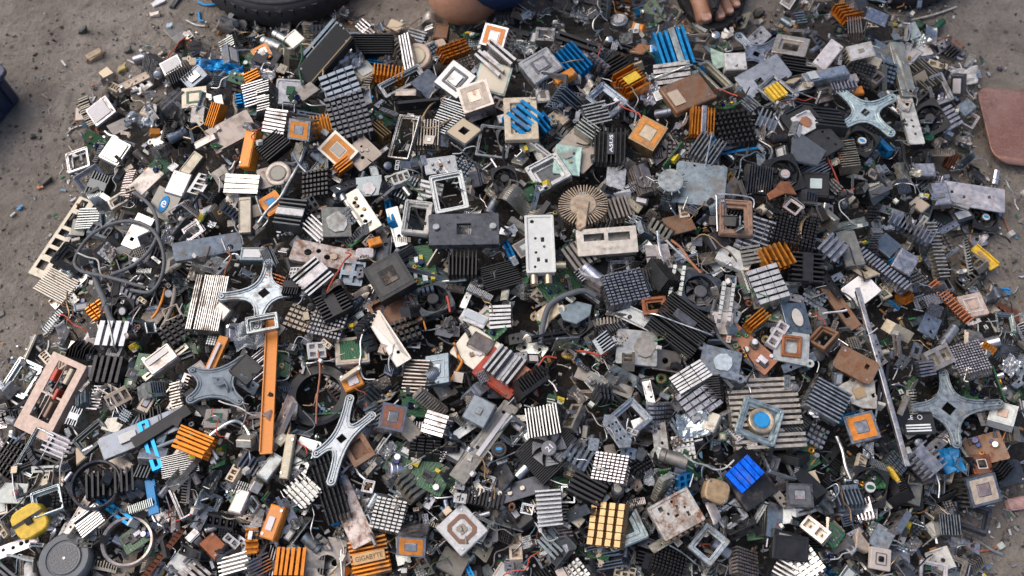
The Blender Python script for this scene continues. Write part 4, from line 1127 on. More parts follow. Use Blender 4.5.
h('fin', 914, 225, 16, 46, 9, 50, 'L', '*curved slate fins', n=11, l=9)
h('fin', 938, 248, 12, 54, 9, 4, 'E', '*tall beige fin ladder', n=16, l=8)
h('fin', 951, 299, 11, 50, 8, 30, 'C', '*copper fin ladder', n=15, l=9)
h('cpu', 973, 305, 26, 23, 4, 8, 'P', '*pink tile with square ring', ring='N', ra=.66, rb=.56, lid='P', lq=.36, l=10, lm='plastic')
h('bar', 1008, 308, 34, 14, 6, -16, 'C', 'copper folded strip')
# --- third row
h('frame', 22, 378, 36, 32, 6, 62, 'M', '*pale blue frame on the ground edge', b=.16, l=2)
h('pcb', 32, 372, 20, 12, 2, 62, 'G', 'green board scrap', k=3, l=-6)
h('io', 50, 396, 80, 48, 9, 62, 'P', '*pinkish slotted case cover', wins=[(-.3, .25, .3, .26), (-.3, -.3, .3, .3), (.45, .25, .4, .24), (.45, -.3, .4, .3)], l=10, blocks=[(.5, .3, .16, .1, 'Z'), (.1, -.25, .14, .08, 'Z'), (-.3, -.3, .2, .08, 'R'), (.6, -.4, .2, .1, 'T')], m='plastic')
h('conn', 62, 363, 26, 12, 7, 8, 'P', 'pink slotted port', n=4, l=4)
h('fin', 106, 369, 26, 32, 10, 86, 'K', '*black thick ribbed heat sink', n=5, duty=.5, l=8)
h('fin', 111, 333, 26, 32, 9, 88, 'S', '*silver clipped heat sink', n=4, duty=.6, clip=1, l=8)
h('plate', 89, 344, 19, 17, 2, 64, 'N', 'white printed card', rows=0, labels=[(0, 0, .6, .6, 'Q')], l=6, m='paper')
h('fin', 99, 307, 24, 17, 7, 35, 'O', '*orange heat sink below the cable loop', cut=4, n=5, l=4)
h('pin', 173, 331, 28, 24, 8, 33, 'K', '*black pin sink with white dots', nx=5, ny=5, l=8)
h('box', 160, 359, 32, 22, 9, 38, 'E', '*beige box with white label', label=(-.05, .35, .75, .3, 'N'), l=14)
h('bar', 214, 354, 44, 11, 5, 72, 'O', '*orange and white strip', m='plastic', strip=(-.1, .1, .7, .3, 'N'), l=10, holes=[])
h('xbr', 215, 382, 60, 56, 5, 0, 'L', '*grey plastic bracket with scrawled writing', arms=[(.023, .026), (-.023, .012), (-.021, -.018), (.025, -.018)], l=14, w=.08, hub=.42, hole=.05, m='plastic')
h('box', 246, 369, 28, 26, 8, -36, 'K', 'black square box', l=6)
h('shield', 250, 336, 32, 26, 9, 10, 'N', '*clear crumpled plastic bag', m='clear', amp=.6, l=10)
h('plate', 797, 318, 30, 34, 3, 5, 'L', '*slate tile with pale oval', oval=(.42, .56, 'E'), l=9, thick=1)
h('conn', 778, 334, 30, 12, 8, 52, 'N', '*white slotted block', n=3, l=10)
h('plate', 792, 347, 38, 34, 2, -10, 'N', '*white jagged plate with copper ring', l=14, ears=1, m='tarnish', ringp=1)
h('frame', 792, 346, 22, 22, 2, -8, 'C', '*copper brown square ring', plain=1, b=.18, l=18)
h('frame', 823, 336, 26, 22, 7, 42, 'R', 'rusty square frame', plain=1, b=.18, l=6)
h('bar', 842, 305, 52, 14, 6, -57, 'R', '*rusty slotted strip', m='rust', l=10, wins=[(.3, 0, .2, .4)], holes=[])
h('box', 856, 365, 44, 24, 10, -27, 'R', '*rust and gold dented cover', m='rust', l=10, lip=0, r=.2, wins=[(.5, .3, .1, .2)], t=14, d=250)
h('bar', 884, 372, 166, 5, 8, -81, 'W', '*very long narrow steel rail', fl=.004, l=14, holes=[(-.2, 0, .4)])
h('pin', 970, 357, 33, 34, 9, 6, 'S', '*silver fine grid pin sink', nx=12, ny=12, l=9)
h('plate', 974, 335, 22, 15, 3, -2, 'S', 'silver square plate', l=8, thick=1)
h('conn', 940, 357, 30, 20, 9, 22, 'E', 'beige mounting block', l=8, n=2)
h('cap', 951, 336, 28, 10, 10, 46, 'S', 'shiny slim can', bare=1, l=8)
h('rad', 1004, 350, 30, 30, 5, 0, 'D', '*dark round fin wheel', core=.3, n=30, l=5)
h('shield', 1012, 365, 20, 16, 7, 40, 'X', 'shiny torn foil')
h('plate', 637, 347, 46, 38, 3, -5, 'W', '*whitish plate with grey stain', discs=[(.35, 0, .55, 'Q')], l=12, thick=1, m='tarnish')
h('fin', 681, 324, 58, 46, 14, -36, 'K', '*big black heat sink with silver band', n=16, duty=.45, plate='D', pw=.2, pl=.45, py=.15, l=8, clip=1)
h('frame', 655, 305, 28, 19, 4, 6, 'C', '*copper rectangular ring', plain=1, b=.24, l=22)
h('plate', 721, 362, 44, 32, 3, -12, 'S', '*silver plate with two ears', ears=1, l=14, discs=[(.1, 0, .6, 'M')], thick=1)
h('fin', 690, 378, 40, 22, 8, 28, 'W', '*white ribbed plate', n=6, duty=.65, cut=3, cduty=.94, l=10)
h('pcb', 750, 348, 58, 24, 4, -42, 'C', '*brown board with coloured parts', m='plastic', k=14, l=9)
h('fin', 757, 318, 26, 12, 8, 38, 'O', '*orange slim heat sink', n=4, l=12)
h('box', 722, 323, 26, 24, 10, -5, 'E', 'stained silver cover', l=6, lip=0)
h('fin', 766, 412, 78, 74, 8, 3, 'E', '*wide tan ribbed heat sink', n=13, duty=.55, l=2, bent=.0004)
h('frame', 760, 421, 46, 42, 8, -20, 'M', '*silver fan frame with blue hub', b=.15, l=14)
h('cap', 762, 420, 27, 27, 9, 0, 'T', 'tan round insert with blue disc', up=1, top='B', l=15, t=3, pm='tarnish')
h('fin', 829, 398, 40, 34, 16, -28, 'S', '*large silver heat sink with deep fins', n=9, duty=.42, l=10, t=8, d=280)
h('plate', 862, 394, 44, 38, 2, 20, 'E', '*pale tan sheet with gold square', l=13, wins=[(.5, -.3, .1, .1)], labels=[(-.1, .1, .28, .28, 'A')], poly=[(-.9, .9), (1, 1), (.9, .3), (.3, -1), (-.3, -.7), (-1, .1)])
h('flip', 862, 427, 34, 28, 10, 12, 'S', '*upturned sink with orange ring beside long rail', ring='O', pad='S', l=12, t=6, d=280)
h('xbr', 950, 407, 92, 80, 6, 0, 'U', '*dark grey green four armed bracket', arms=[(.049, .003), (.001, .037), (-.047, .001), (.001, -.037)], l=18, w=.055, hub=.24)
h('plate', 919, 423, 34, 22, 2, 2, 'K', '*black label with white print', rows=1, l=14, m='paper', warp=.0002)
h('flip', 1003, 413, 26, 22, 10, -22, 'N', '*white chip with pink pad', ring='N', pad='P', l=10)
h('pcb', 985, 449, 40, 28, 4, 10, 'R', 'rust stained circuit board', m='rust', k=9, l=5)
h('shield', 951, 459, 30, 26, 6, 15, 'B', '*bright blue plastic film', m='plastic', amp=.3, l=9, sharp=False)
h('cpu', 982, 464, 22, 19, 4, 4, 'C', '*copper tile with dark square', lid='K', ring='E', ra=.5, rb=.4, l=9)
h('box', 1010, 472, 36, 24, 9, 8, 'D', 'dark grey rounded box', r=.2, lip=0, l=6)
h('fin', 927, 458, 28, 30, 12, 34, 'S', '*silver sink beside blue film', n=6, l=9, band=.5)
h('flip', 984, 490, 36, 28, 16, 12, 'S', '*tilted grey sink with pink square pad', ring='T', pad='P', l=10, t=18, d=300)
h('frame', 972, 515, 38, 30, 7, -22, 'D', '*dark tray at the heap edge', b=.16, plain=1, l=4)
h('fin', 949, 524, 20, 22, 14, 90, 'W', '*white vertical finned cube', n=8, l=8, t=10, d=250)
h('rod', 984, 545, 40, 3, 3, -28, 'S', 'thin steel rod', l=-4)
h('plate', 940, 560, 26, 22, 2, 14, 'N', 'white torn plate', l=6, holes=[(.2, -.1, .2)], m='plastic')
h('frame', 934, 572, 30, 20, 4, -10, 'N', 'white loop frame', plain=1, l=8, m='plastic')
h('fan', 870, 487, 40, 38, 9, -10, 'K', '*black fan with green hub', sticker='N', sticker2='G', l=6)
h('box', 895, 475, 21, 5, 5, -62, 'Y', '*narrow yellow bar', lip=0, l=12)
h('pcb', 805, 480, 30, 14, 3, 12, 'T', '*yellow tan pin strip', m='pins', k=0, l=10)
h('plate', 782, 512, 20, 26, 2, 8, 'N', '*white triangular card', poly=[(.9, 1), (.9, -1), (-1, -.9), (-.6, -.2)], l=12, m='plastic')
h('box', 791, 548, 40, 26, 12, -6, 'K', '*black boxy part at the near edge', l=10, t=15, d=280)
h('box', 787, 536, 32, 10, 8, -12, 'K', 'black slotted case', label=(0, 0, .6, .3, 'Q'), l=14)
h('conn', 815, 529, 30, 16, 10, -44, 'E', 'beige bracketed connector', l=9, n=2)
h('cpu', 833, 535, 22, 20, 4, 46, 'G', 'dark green chip', ring='D', m='pcb', l=8)
h('shield', 827, 507, 24, 18, 9, -30, 'D', 'dark shiny wrapper', m='plastic', sharp=False)
h('cpu', 881, 559, 24, 22, 5, -8, 'E', '*beige chip with dark centre square', ring='D', ra=.55, rb=.48, lid='K', lq=.26, l=12, m='ceramic')
h('fin', 786, 572, 24, 16, 8, -32, 'W', 'white barred heat sink', n=4, l=10)
h('cpu', 806, 573, 26, 16, 4, -10, 'W', 'white chip with orange mark', ring='O', ra=.5, rb=.3, l=8)
h('box', 676, 514, 50, 38, 9, 27, 'E', '*rust edged tuner can', m='rust', l=14, wins=[(-.5, .6, .1, .14), (.2, .3, .06, .1), (0, -.1, .1, .06), (.5, -.3, .06, .14)], holes=[(-.3, .2, .08), (.1, .7, .08), (.5, .1, .07)], lip=1, teeth=1)
h('box', 718, 491, 28, 24, 12, -14, 'A', '*rounded tan yellow block', r=.3, l=12, lip=0, m='plastic')
h('plate', 752, 484, 46, 42, 5, 32, 'K', '*black tray under blue fins', l=8, m='plastic', thick=1)
h('fin', 745, 473, 26, 34, 5, -48, 'V', '*vivid blue five bar heat sink', n=5, duty=.82, l=16)
h('frame', 709, 544, 36, 32, 8, 47, 'M', '*bluish square frame with dark inside', b=.17, l=14)
h('frame', 731, 515, 32, 24, 6, 32, 'S', 'silver open frame', b=.2, l=8, plain=1)
h('pin', 748, 562, 32, 28, 8, -6, 'Q', 'dull tan pin sink', nx=9, ny=8, l=6)
h('pin', 670, 557, 38, 34, 10, -18, 'K', '*black pin sink below tuner can', nx=10, ny=9, l=4)
h('shield', 693, 425, 34, 26, 9, 8, 'X', '*shiny bent shield with two tabs', amp=.3, l=12, curl=.6)
h('plate', 661, 443, 16, 44, 3, 4, 'E', '*beige strip with holes', holes=[(0, .7, .2), (.2, 0, .2), (0, -.7, .2)], l=10, thick=1)
h('cap', 674, 457, 32, 16, 16, -18, 'Q', 'dull grey can', l=12)
h('box', 711, 421, 16, 22, 8, -25, 'E', 'beige tilted box', lip=0, l=10)
h('fin', 698, 400, 38, 34, 9, 32, 'W', '*silver segmented block above bent shield', n=5, duty=.7, cut=4, cduty=.92, l=8)
h('shield', 655, 475, 24, 20, 8, 0, 'N', '*clear plastic case', m='clear', amp=.4, l=12)
h('pcb', 666, 478, 14, 26, 3, 15, 'G', 'narrow green board', k=3, l=6)
h('frame', 628, 420, 46, 34, 8, 40, 'S', '*silver bracket frame with perforated plate', b=.16, l=10)
h('plate', 617, 431, 44, 20, 2, -62, 'S', '*perforated oval plate', poly=[(-1, -.3), (-.8, .7), (.7, 1), (1, .4), (.8, -.7), (-.6, -1)], holes=[(u, v, .13) for u in (-.4, 0, .4) for v in (-.45, 0, .45)], l=18)
h('fin', 541, 420, 32, 36, 18, -82, 'S', '*silver block with slanted fins', n=11, l=6, t=14, d=210)
h('pin', 549, 449, 60, 46, 10, 42, 'K', '*black fan cooler with white hub mark', nx=1, ny=20, l=8, fan=1, sticker=None, mark='21', bladec=(.17, .175, .18), t=8, d=260)
h('pin', 609, 467, 38, 30, 12, -14, 'S', '*silver zigzag sink under wire frame', nx=8, ny=9, dx=.7, l=4)
h('fin', 548, 508, 28, 38, 20, 4, 'W', '*white staircase heat sink', n=9, duty=.42, l=10, t=12, d=240)
h('pin', 606, 524, 38, 46, 10, -10, 'A', '*gold block pin heat sink', nx=4, ny=6, dx=.62, dy=.86, l=14)
h('bar', 516, 490, 66, 18, 3, 16, 'D', '*dark strip with pale dots', fl=0, holes=[], studs=[(-.85, -.1, .3, 'E'), (-.5, .2, .3, 'E'), (-.2, -.1, .3, 'E'), (.2, 0, .3, 'E')], l=13)
h('fin', 588, 488, 40, 24, 10, -28, 'K', '*black curved ribs', n=5, duty=.5, l=6)
h('cap', 618, 489, 14, 14, 9, 0, 'D', 'dark cylinder with pale top', up=1, top='Q', l=12)
h('box', 462, 529, 42, 40, 6, -46, 'N', '*white square with brown octagon ring', lip=0, octo=1, l=16)
h('flip', 411, 547, 32, 22, 24, -4, 'W', '*white finned cube with orange ring', ring='O', pad='W', t=35, d=266, l=10, n=9)
h('flip', 393, 417, 27, 27, 22, -8, 'W', '*white finned cube with brown ring', ring='C', pad='S', t=20, d=330, l=12)
h('fin', 435, 422, 26, 24, 16, -18, 'W', '*white five bladed cube', n=5, duty=.72, l=9, t=14, d=210)
h('box', 479, 411, 29, 28, 9, 60, 'L', '*bluish lid with small raised square', panel=('L', .26), lip=0, l=18, t=10, d=250)
h('bar', 485, 440, 96, 18, 4, 55, 'Q', '*long dull bar with white strip', strip=(.2, -.3, .55, .25, 'N'), l=12, holes=[(.75, .2, .2), (-.2, .2, .2)])
h('cap', 499, 449, 17, 17, 7, 0, 'K', '*black round cap with blue print', up=1, top='K', top2='B', l=11)
h('pcb', 418, 468, 74, 32, 4, -26, 'G', '*green board crowded with parts', k=22, l=8)
h('fin', 425, 446, 34, 20, 10, -4, 'K', 'black finned heat sink', n=6, cut=4, l=6)
h('pin', 388, 514, 34, 34, 12, -12, 'S', '*silver staggered pin sink', nx=6, ny=9, dx=.75, l=8)
h('bar', 349, 510, 72, 24, 6, -62, 'E', '*rusty plate with two holes', m='rust', holes=[(-.72, .1, .2), (-.42, -.1, .45)], l=13, fl=.003)
h('fin', 369, 557, 42, 38, 10, 12, 'O', '*orange gold lettered heat sink', n=9, label=('GIGABYTE', (.12, .07, .01)), lc='A', lw=.72, lh=.26, l=12, t=5, d=270)
h('fin', 289, 562, 30, 32, 10, 90, 'O', '*orange gold heat sink without lettering', n=6, duty=.6, l=10)
h('plate', 325, 560, 46, 44, 3, 0, 'E', '*beige plate with large round hole', holes=[(.1, -.25, .5)], l=9, thick=1)
h('box', 272, 522, 36, 18, 12, 72, 'O', '*orange box with white patch', label=(-.1, .1, .4, .4, 'N'), lip=0, l=12, m='plastic', t=10, d=200)
h('fin', 262, 566, 22, 18, 10, 30, 'W', 'white louvred fins', n=6, l=8)
h('fin', 302, 488, 30, 28, 10, -42, 'S', '*silver dotted fin block', n=6, cut=4, cduty=.85, l=10)
h('fin', 330, 488, 72, 26, 8, -70, 'K', '*long black grid heat sink', n=6, cut=8, cduty=.88, l=8)
h('xbr', 341, 437, 84, 60, 5, 0, 'M', '*blue silver bracket stretched diagonally', arms=[(.027, .023), (.004, .042), (-.022, -.016), (-.005, -.044)], l=20, w=.06, hub=.2)
h('box', 358, 449, 26, 30, 8, 32, 'R', '*rusty brown case', m='rust', wins=[(0, 0, .6, .6)], l=9)
h('box', 287, 456, 46, 10, 6, 84, 'T', '*upright tan bar', lip=0, l=12)
h('box', 270, 466, 30, 15, 9, 58, 'S', '*silver slanted block', l=9)
h('fin', 250, 462, 18, 22, 8, 60, 'S', 'silver finned block', n=5)
# --- bottom left
h('bar', 142, 431, 84, 22, 5, 23, 'L', '*long slate plate with white square', strip=(-.35, .1, .2, .4, 'N'), l=14, holes=[])
h('bar', 160, 424, 60, 12, 6, 36, 'K', 'black folded bar', l=12, holes=[])
h('cpu', 147, 402, 15, 26, 4, -18, 'K', '*black chip with tan ring', ring='T', ra=.8, rb=.5, lid='S', l=12)
h('fin', 195, 441, 38, 24, 9, -18, 'O', '*orange corrugated heat sink', n=6, duty=.6, l=12, bent=.004)
h('cpu', 216, 418, 25, 22, 3, 2, 'Q', '*olive chip with dark green ring', ring='G', ra=.5, rb=.28, m='plastic', l=12)
h('clip', 228, 438, 40, 26, 3, 34, 'X', '*bent bright frame wire', k=0, rr=.0017, l=14)
h('box', 247, 436, 17, 22, 8, -5, 'E', 'beige box', lip=0, l=10)
h('fin', 180, 463, 40, 22, 9, 12, 'S', '*silver fine finned block', n=11, l=6)
h('ring', 95, 484, 56, 56, 9, 0, 'D', '*dark ring around black ribs', w=.1, l=12)
h('fin', 108, 481, 26, 50, 8, 104, 'K', '*black ribs in a dark ring', n=9, l=9)
h('fin', 8, 458, 34, 30, 7, 60, 'K', '*black grid at the heap corner', n=7, cut=6, l=2)
h('plate', 12, 493, 32, 20, 2, -3, 'N', '*white plate with small red mark', discs=[(.25, 0, .3, 'Z')], l=10, m='plastic')
h('frame', 47, 501, 32, 28, 8, 20, 'M', '*pale blue deep frame', b=.12, l=12)
h('box', 29, 521, 34, 31, 14, 32, 'Y', '*bright yellow taped transformer', r=.3, lip=0, label=(0, .15, 1.01, .1, 'K'), panel=('K', .22), t=12, d=300, l=10)
h('fin', 89, 521, 28, 24, 6, 38, 'W', '*white striped grille', n=9, duty=.55, l=12)
h('bar', 76, 516, 44, 9, 4, 56, 'E', 'tan bent strip', l=12)
h('wheel', 64, 558, 58, 58, 13, 0, 'D', '*black caster wheel lying flat', l=12, t=3, d=90)
h('ring', 127, 541, 56, 52, 10, 0, 'E', '*beige plastic ring around scraps', w=.13, l=10)
h('pcb', 136, 536, 34, 22, 4, 35, 'G', '*green board inside beige ring', k=9, l=6)
h('fin', 160, 552, 66, 14, 4, 44, 'C', 'red brown mesh strip', n=3, cut=14, cduty=.7)
h('cap', 25, 572, 26, 13, 13, -55, 'N', 'white plastic plug', bare=1, l=4)
h('plate', 152, 497, 36, 11, 3, -74, 'B', '*blue plastic strip', holes=[(.3, 0, .4)], l=14, m='plastic', thick=1)
h('bar', 171, 517, 34, 8, 4, -64, 'E', 'tan slotted strip', l=12)
h('frame', 184, 498, 42, 24, 6, -58, 'S', 'slim silver frame', b=.14, l=10)
h('box', 214, 545, 26, 19, 9, -40, 'C', '*copper brown block', l=10, lip=0)
h('plate', 185, 560, 26, 30, 2, -35, 'N', '*white card with faint circle', l=12, discs=[(0, 0, .4, 'W')], m='plastic')
h('fin', 233, 563, 34, 18, 8, 14, 'W', 'white toothed block', n=5, l=9)
h('box', 239, 501, 16, 26, 8, -14, 'E', '*beige upright tile', lip=0, l=10)
h('conn', 220, 522, 30, 14, 8, -10, 'K', 'black connector', n=4, l=6)
h('fin', 252, 540, 14, 26, 9, 5, 'O', '*orange striped block', n=5, l=9)
h('bar', 14, 546, 50, 13, 5, 22, 'S', 'grey flat bar', fl=0, l=0)
h('fin', 146, 464, 26, 16, 7, 80, 'D', 'dark finned scrap', l=5)
h('frame', 92, 437, 36, 22, 6, 40, 'D', '*dark slotted frame', b=.2, l=10)
h('frame', 34, 452, 46, 24, 5, 62, 'M', '*pale wire tray', b=.1, l=8)
h('conn', 118, 398, 24, 15, 8, 30, 'T', 'tan connector', n=3, l=8)
h('pcb', 97, 421, 26, 16, 3, 15, 'G', 'green board scrap', k=3)
h('plate', 113, 424, 22, 18, 2, -10, 'E', 'beige notched plate', l=8, poly=[(-1, -.8), (.8, -1), (1, .2), (.2, .4), (.1, 1), (-.9, .6)])
h('fin', 55, 446, 26, 20, 7, -20, 'W', 'white slatted clip', n=5)
# ------------------------------------------------------------------ placing
THINGS = []   # dict per top-level thing

def make_obj(name, me, parent, mat, col, mtx=None):
    o = bpy.data.objects.new(name, me); COL.objects.link(o)
    if me is not None:
        if not me.materials: me.materials.append(None)
        o.material_slots[0].link = 'OBJECT'; o.material_slots[0].material = MAT[mat]
        o.color = (*col, 1)
    if parent is not None: o.parent = parent
    if mtx is not None: o.matrix_basis = mtx
    return o

def jit(c, a, r):
    k = 1 + r.uniform(-a, a)
    return tuple(max(0, min(1, v * k * (1 + r.uniform(-.04, .04)))) for v in c)

def bake(parts):
    """MB -> mesh, once; copies share it"""
    for p in parts:
        p['me'] = p['mb'].mesh(p['name'], p['smooth']); bake(p['kids'])
    return parts

def assemble(kind, parts, mtx, ck, mainmat=None, r=rng, name=None):
    """one thing: an Empty (or a lone mesh) with its parts and their sub-parts"""
    nm = name or KIND[kind][0]
    col = jit(pcol(ck), .14, r); mm = mainmat or PAL[ck][2]
    pc = lambda p: (p['mat'] or mm, jit(p['col'], .08, r) if p['col'] is not None else col)
    if len(parts) == 1 and not parts[0]['kids']:
        m_, c_ = pc(parts[0]); return make_obj(nm, parts[0]['me'], None, m_, c_, mtx)
    root = make_obj(nm, None, None, None, None, mtx); root.empty_display_size = .01
    for p in parts:
        m_, c_ = pc(p); o = make_obj(p['name'], p['me'], root, m_, c_)
        for q in p['kids']:
            m_, c_ = pc(q); make_obj(q['name'], q['me'], o, m_, c_)
    return root

def frame_at(x, y, rot, lay, H, tilt, tdir, zmin=0.0):
    """where a piece seen at pixel x, y lies on the heap: base point, metres per pixel, foreshortening, axes"""
    p = at(x, y, .08)
    for _ in range(5):
        s = scale_at(p); z = max(heap(p.x, p.y) + lay * s, zmin) + H * s; p = at(x, y, z)
    s = scale_at(p); k = -ray(x, y).normalized().z
    return p, s, k

def pose(p, ang, tilt, tdir, k):
    m = Matrix.Rotation(ang, 4, 'Z')
    if tilt:
        d = Vector((math.cos(R(tdir)), math.sin(R(tdir)) / k, 0)).normalized()
        ax = Vector((0, 0, 1)).cross(d)
        m = Matrix.Rotation(R(tilt), 4, ax) @ m
    return m

MASK = {}
def mark(x, y, L, W, rot, q=0.8):
    c, s_ = math.cos(R(rot)), math.sin(R(rot)); m = int(max(L, W) / 2 + 4)
    for i in range(int((x - m) // 4), int((x + m) // 4) + 1):
        for j in range(int((y - m) // 4), int((y + m) // 4) + 1):
            dx, dy = i * 4 + 2 - x, -(j * 4 + 2 - y)
            if abs(dx * c + dy * s_) < L / 2 * q and abs(-dx * s_ + dy * c) < W / 2 * q: MASK[i, j] = 1

def geo(kind, x, y, L, W, H, rot, lay, tilt, tdir):
    p, s, k = frame_at(x, y, rot, lay, H, tilt, tdir)
    u = Vector((math.cos(R(rot)), math.sin(R(rot)) / k)); v = Vector((-math.sin(R(rot)), math.cos(R(rot)) / k))
    Lm, Wm, Hm = L * s * u.length, W * s * v.length, H * s
    m = pose(p, math.atan2(u.y, u.x), tilt, tdir, k)
    n = m.to_3x3() @ Vector((0, 0, 1))
    m.translation = p - n * Hm
    return m, Lm, Wm, Hm

hr = random.Random(11)
for (kind, x, y, L, W, H, rot, ck, ph, o) in HERO:
    if kind in ('fin', 'flip', 'pin'): H = H * 1.5
    combo = any((e[1] - x) ** 2 + (e[2] - y) ** 2 < 110 and e[1] != x for e in HERO)
    tilt = o.get('t', abs(hr.gauss(0, 4 if combo else 9 if ph.startswith('*') else 24))); td = o.get('d', hr.uniform(0, 360))
    lay = o.get('l', 5) + 2
    if kind not in ('xbr', 'bar', 'wheel') or L < 60: L, W = L * .91, W * .91
    if o.get('oval') == 1: pass
    m, Lm, Wm, Hm = geo(kind, x, y, L, W, H, rot, lay, tilt, td)
    o2 = dict(o)
    if kind == 'plate': o2.setdefault('poly', None)
    parts, top = BUILD[kind](Lm, Wm, Hm, o2, hr)
    bake(parts)
    ob = assemble(kind, parts, m, ck, o.get('m') or o.get('pm'), hr)
    if kind == 'ring' and o.get('oval'): ob.scale = (1, W / L, 1)
    mark(x, y, L, W, rot)
    THINGS.append({'o': ob, 'kind': kind, 'ck': ck, 'ph': ph.lstrip('*'), 'lm': ph.startswith('*'), 'x': x, 'y': y, 'size': max(L, W)})

# ------------------------------------------------------------------ cables traced over the heap
def cable(pts, r, ck, ph, mat='rubber', lay=14, lm=False, name='cable', ends=None):
    P3 = []
    for q in pts:
        x, y = q[0], q[1]; l = q[2] if len(q) > 2 else lay
        p = at(x, y, .08)
        for _ in range(4): p = at(x, y, heap(p.x, p.y) + l * scale_at(p))
        P3.append(p)
    c = sum(P3, Vector()) / len(P3); s = scale_at(c)
    mb = MB().tube([p - c for p in smooth_path(P3, 7)], r * s, 9)
    parts = [P('cable_sheath' if ends else 'cable', mb, mat, pcol(ck), True)]
    if ends:
        e = P3[-1] - c; q = MB().box(e.x, e.y, e.z - .003, .007, .006, .006, .5); parts.append(P('plug', q, 'plastic', pcol(ends)))
    bake(parts)
    ob = assemble('wire', parts, Matrix.Translation(c), ck, mat, hr, name)
    THINGS.append({'o': ob, 'kind': 'wire', 'ck': ck, 'ph': ph, 'lm': lm, 'x': sum(p[0] for p in pts) / len(pts), 'y': sum(p[1] for p in pts) / len(pts), 'size': 40})

cable([(135, 192), (152, 208), (158, 230), (150, 250), (132, 266), (108, 276, 10)], 1.9, 'D', 'dark cable crossing the loop', lay=20)
cable([(131, 290), (150, 292), (161, 278), (164, 258), (158, 238), (147, 226), (128, 221), (106, 226), (88, 238), (77, 254), (75, 265), (84, 272), (104, 276), (126, 282), (146, 288, 16)], 1.8, 'D', 'big loop of dark grey cable', lay=24, lm=True)
cable([(95, 270), (97, 284), (104, 300), (110, 318), (116, 326)], 3.2, 'D', 'thick dark cable end', lay=16)
cable([(176, 250), (175, 290), (170, 312), (161, 330)], 2.4, 'Q', 'dull grey cable', lay=10)
cable([(166, 284), (162, 300), (157, 312), (152, 318)], 1.4, 'O', 'thin orange cable', 'plastic', 14)
cable([(310, 138), (304, 152), (297, 168), (288, 184), (280, 198), (268, 210), (258, 224)], 2.0, 'S', 'long grey twisted lead', 'metal', 14, True)
cable([(302, 44), (312, 46), (318, 58), (323, 70), (322, 84)], 1.0, 'A', 'thin yellow wire over black block', 'plastic', 24, True)
cable([(301, 43), (302, 58), (299, 68), (302, 84)], 1.0, 'G', 'thin green wire over black block', 'plastic', 24)
cable([(446, 97), (432, 104), (424, 115), (421, 126), (436, 127), (462, 112)], 1.0, 'A', 'thin yellow wire across the sinks', 'plastic', 20)
cable([(540, 344), (545, 316), (553, 302), (572, 293), (586, 291), (596, 296)], 3.0, 'D', 'thick grey cable arching over blue plate', 'rubber', 18, True)
cable([(577, 351), (588, 352), (600, 355), (609, 350), (612, 341)], 1.3, 'Z', 'red wire with white plug', 'plastic', 18, True, ends='N')
cable([(671, 240), (681, 248), (690, 261), (701, 273)], 1.4, 'C', 'copper red wire', 'plastic', 20)
cable([(666, 240), (678, 252), (694, 265)], 1.2, 'S', 'grey wire beside the copper one', 'plastic', 18)
cable([(454, 343), (459, 357), (462, 362), (455, 374), (448, 384)], 1.6, 'O', 'bent orange strip wire', 'plastic', 16)
cable([(447, 296), (449, 305), (450, 312)], 1.3, 'Z', 'short red wire', 'plastic', 20)
cable([(417, 280), (414, 290), (422, 316), (426, 330)], 1.0, 'O', 'thin orange wire', 'plastic', 16)
cable([(283, 403), (284, 416), (290, 423), (288, 434), (282, 441)], 1.1, 'A', 'thin brown yellow wire', 'plastic', 16)
cable([(318, 350), (320, 372), (317, 400), (316, 424)], 1.0, 'C', 'thin copper wire over rubber ring', 'plastic', 18)
cable([(955, 556, 1), (966, 552, 1), (964, 545, 2), (972, 551, 1), (988, 550, 1), (1000, 546, 1)], 1.3, 'C', 'twisted red brown wire with white plug', 'plastic', 1, True, ends='N')
cable([(1003, 213, 1), (1006, 224, 1), (1011, 234, 1)], .9, 'C', 'short brown wire on the ground', 'plastic', 1, ends='N')
cable([(128, 86, 1), (138, 83, 1), (150, 80, 2)], .9, 'Z', 'thin red wire beside tan strip', 'plastic', 1)
cable([(911, 20, 3), (925, 17, 3), (942, 12, 2), (956, 7, 1)], 1.1, 'E', 'stiff pale rod on bare ground', 'plastic', 3, True, 'metal_rod')
cable([(67, 134, 1), (74, 128, 1), (84, 125, 2)], .9, 'S', 'curved silver wire on the ground', 'metal', 1)
cable([(62, 61, 1), (66, 66, 1)], 1.1, 'N', 'tiny white stick on the ground', 'plastic', 1)
cable([(186, 20, 1), (196, 25, 1), (205, 26, 1)], .9, 'N', 'thin white stick on the ground', 'plastic', 1)
cable([(198, 2, 1), (206, 5, 1), (216, 4, 1), (224, 0, 1)], 1.3, 'B', 'blue string by the tyre', 'plastic', 1)
cable([(199, 12, 1), (200, 20, 1), (204, 21, 1)], 1.2, 'B', 'short blue string by the tyre', 'plastic', 1)
cable([(128, 60, 1), (134, 63, 1), (140, 64, 1)], .9, 'N', 'thin white splinter', 'plastic', 1)
cable([(752, 137), (762, 142), (772, 150), (766, 166), (757, 180)], 1.2, 'S', 'bent silver wire', 'metal', 16)
cable([(6, 394, 2), (14, 402, 3), (24, 408, 4)], 1.2, 'N', 'white curved wire', 'plastic', 3)
cable([(158, 447), (176, 440), (195, 434)], 1.8, 'L', 'slate blue flat cable', 'plastic', 22)
cable([(256, 196, 22), (262, 214, 16), (268, 220, 12), (262, 228, 12)], 1.2, 'S', 'silver hooked wire', 'metal', 14)
cable([(715, 300, 20), (712, 316, 18), (716, 330, 16), (722, 340, 16), (745, 360, 14), (766, 374, 12)], 2.0, 'D', 'dark kinked cable', 'rubber', 16)
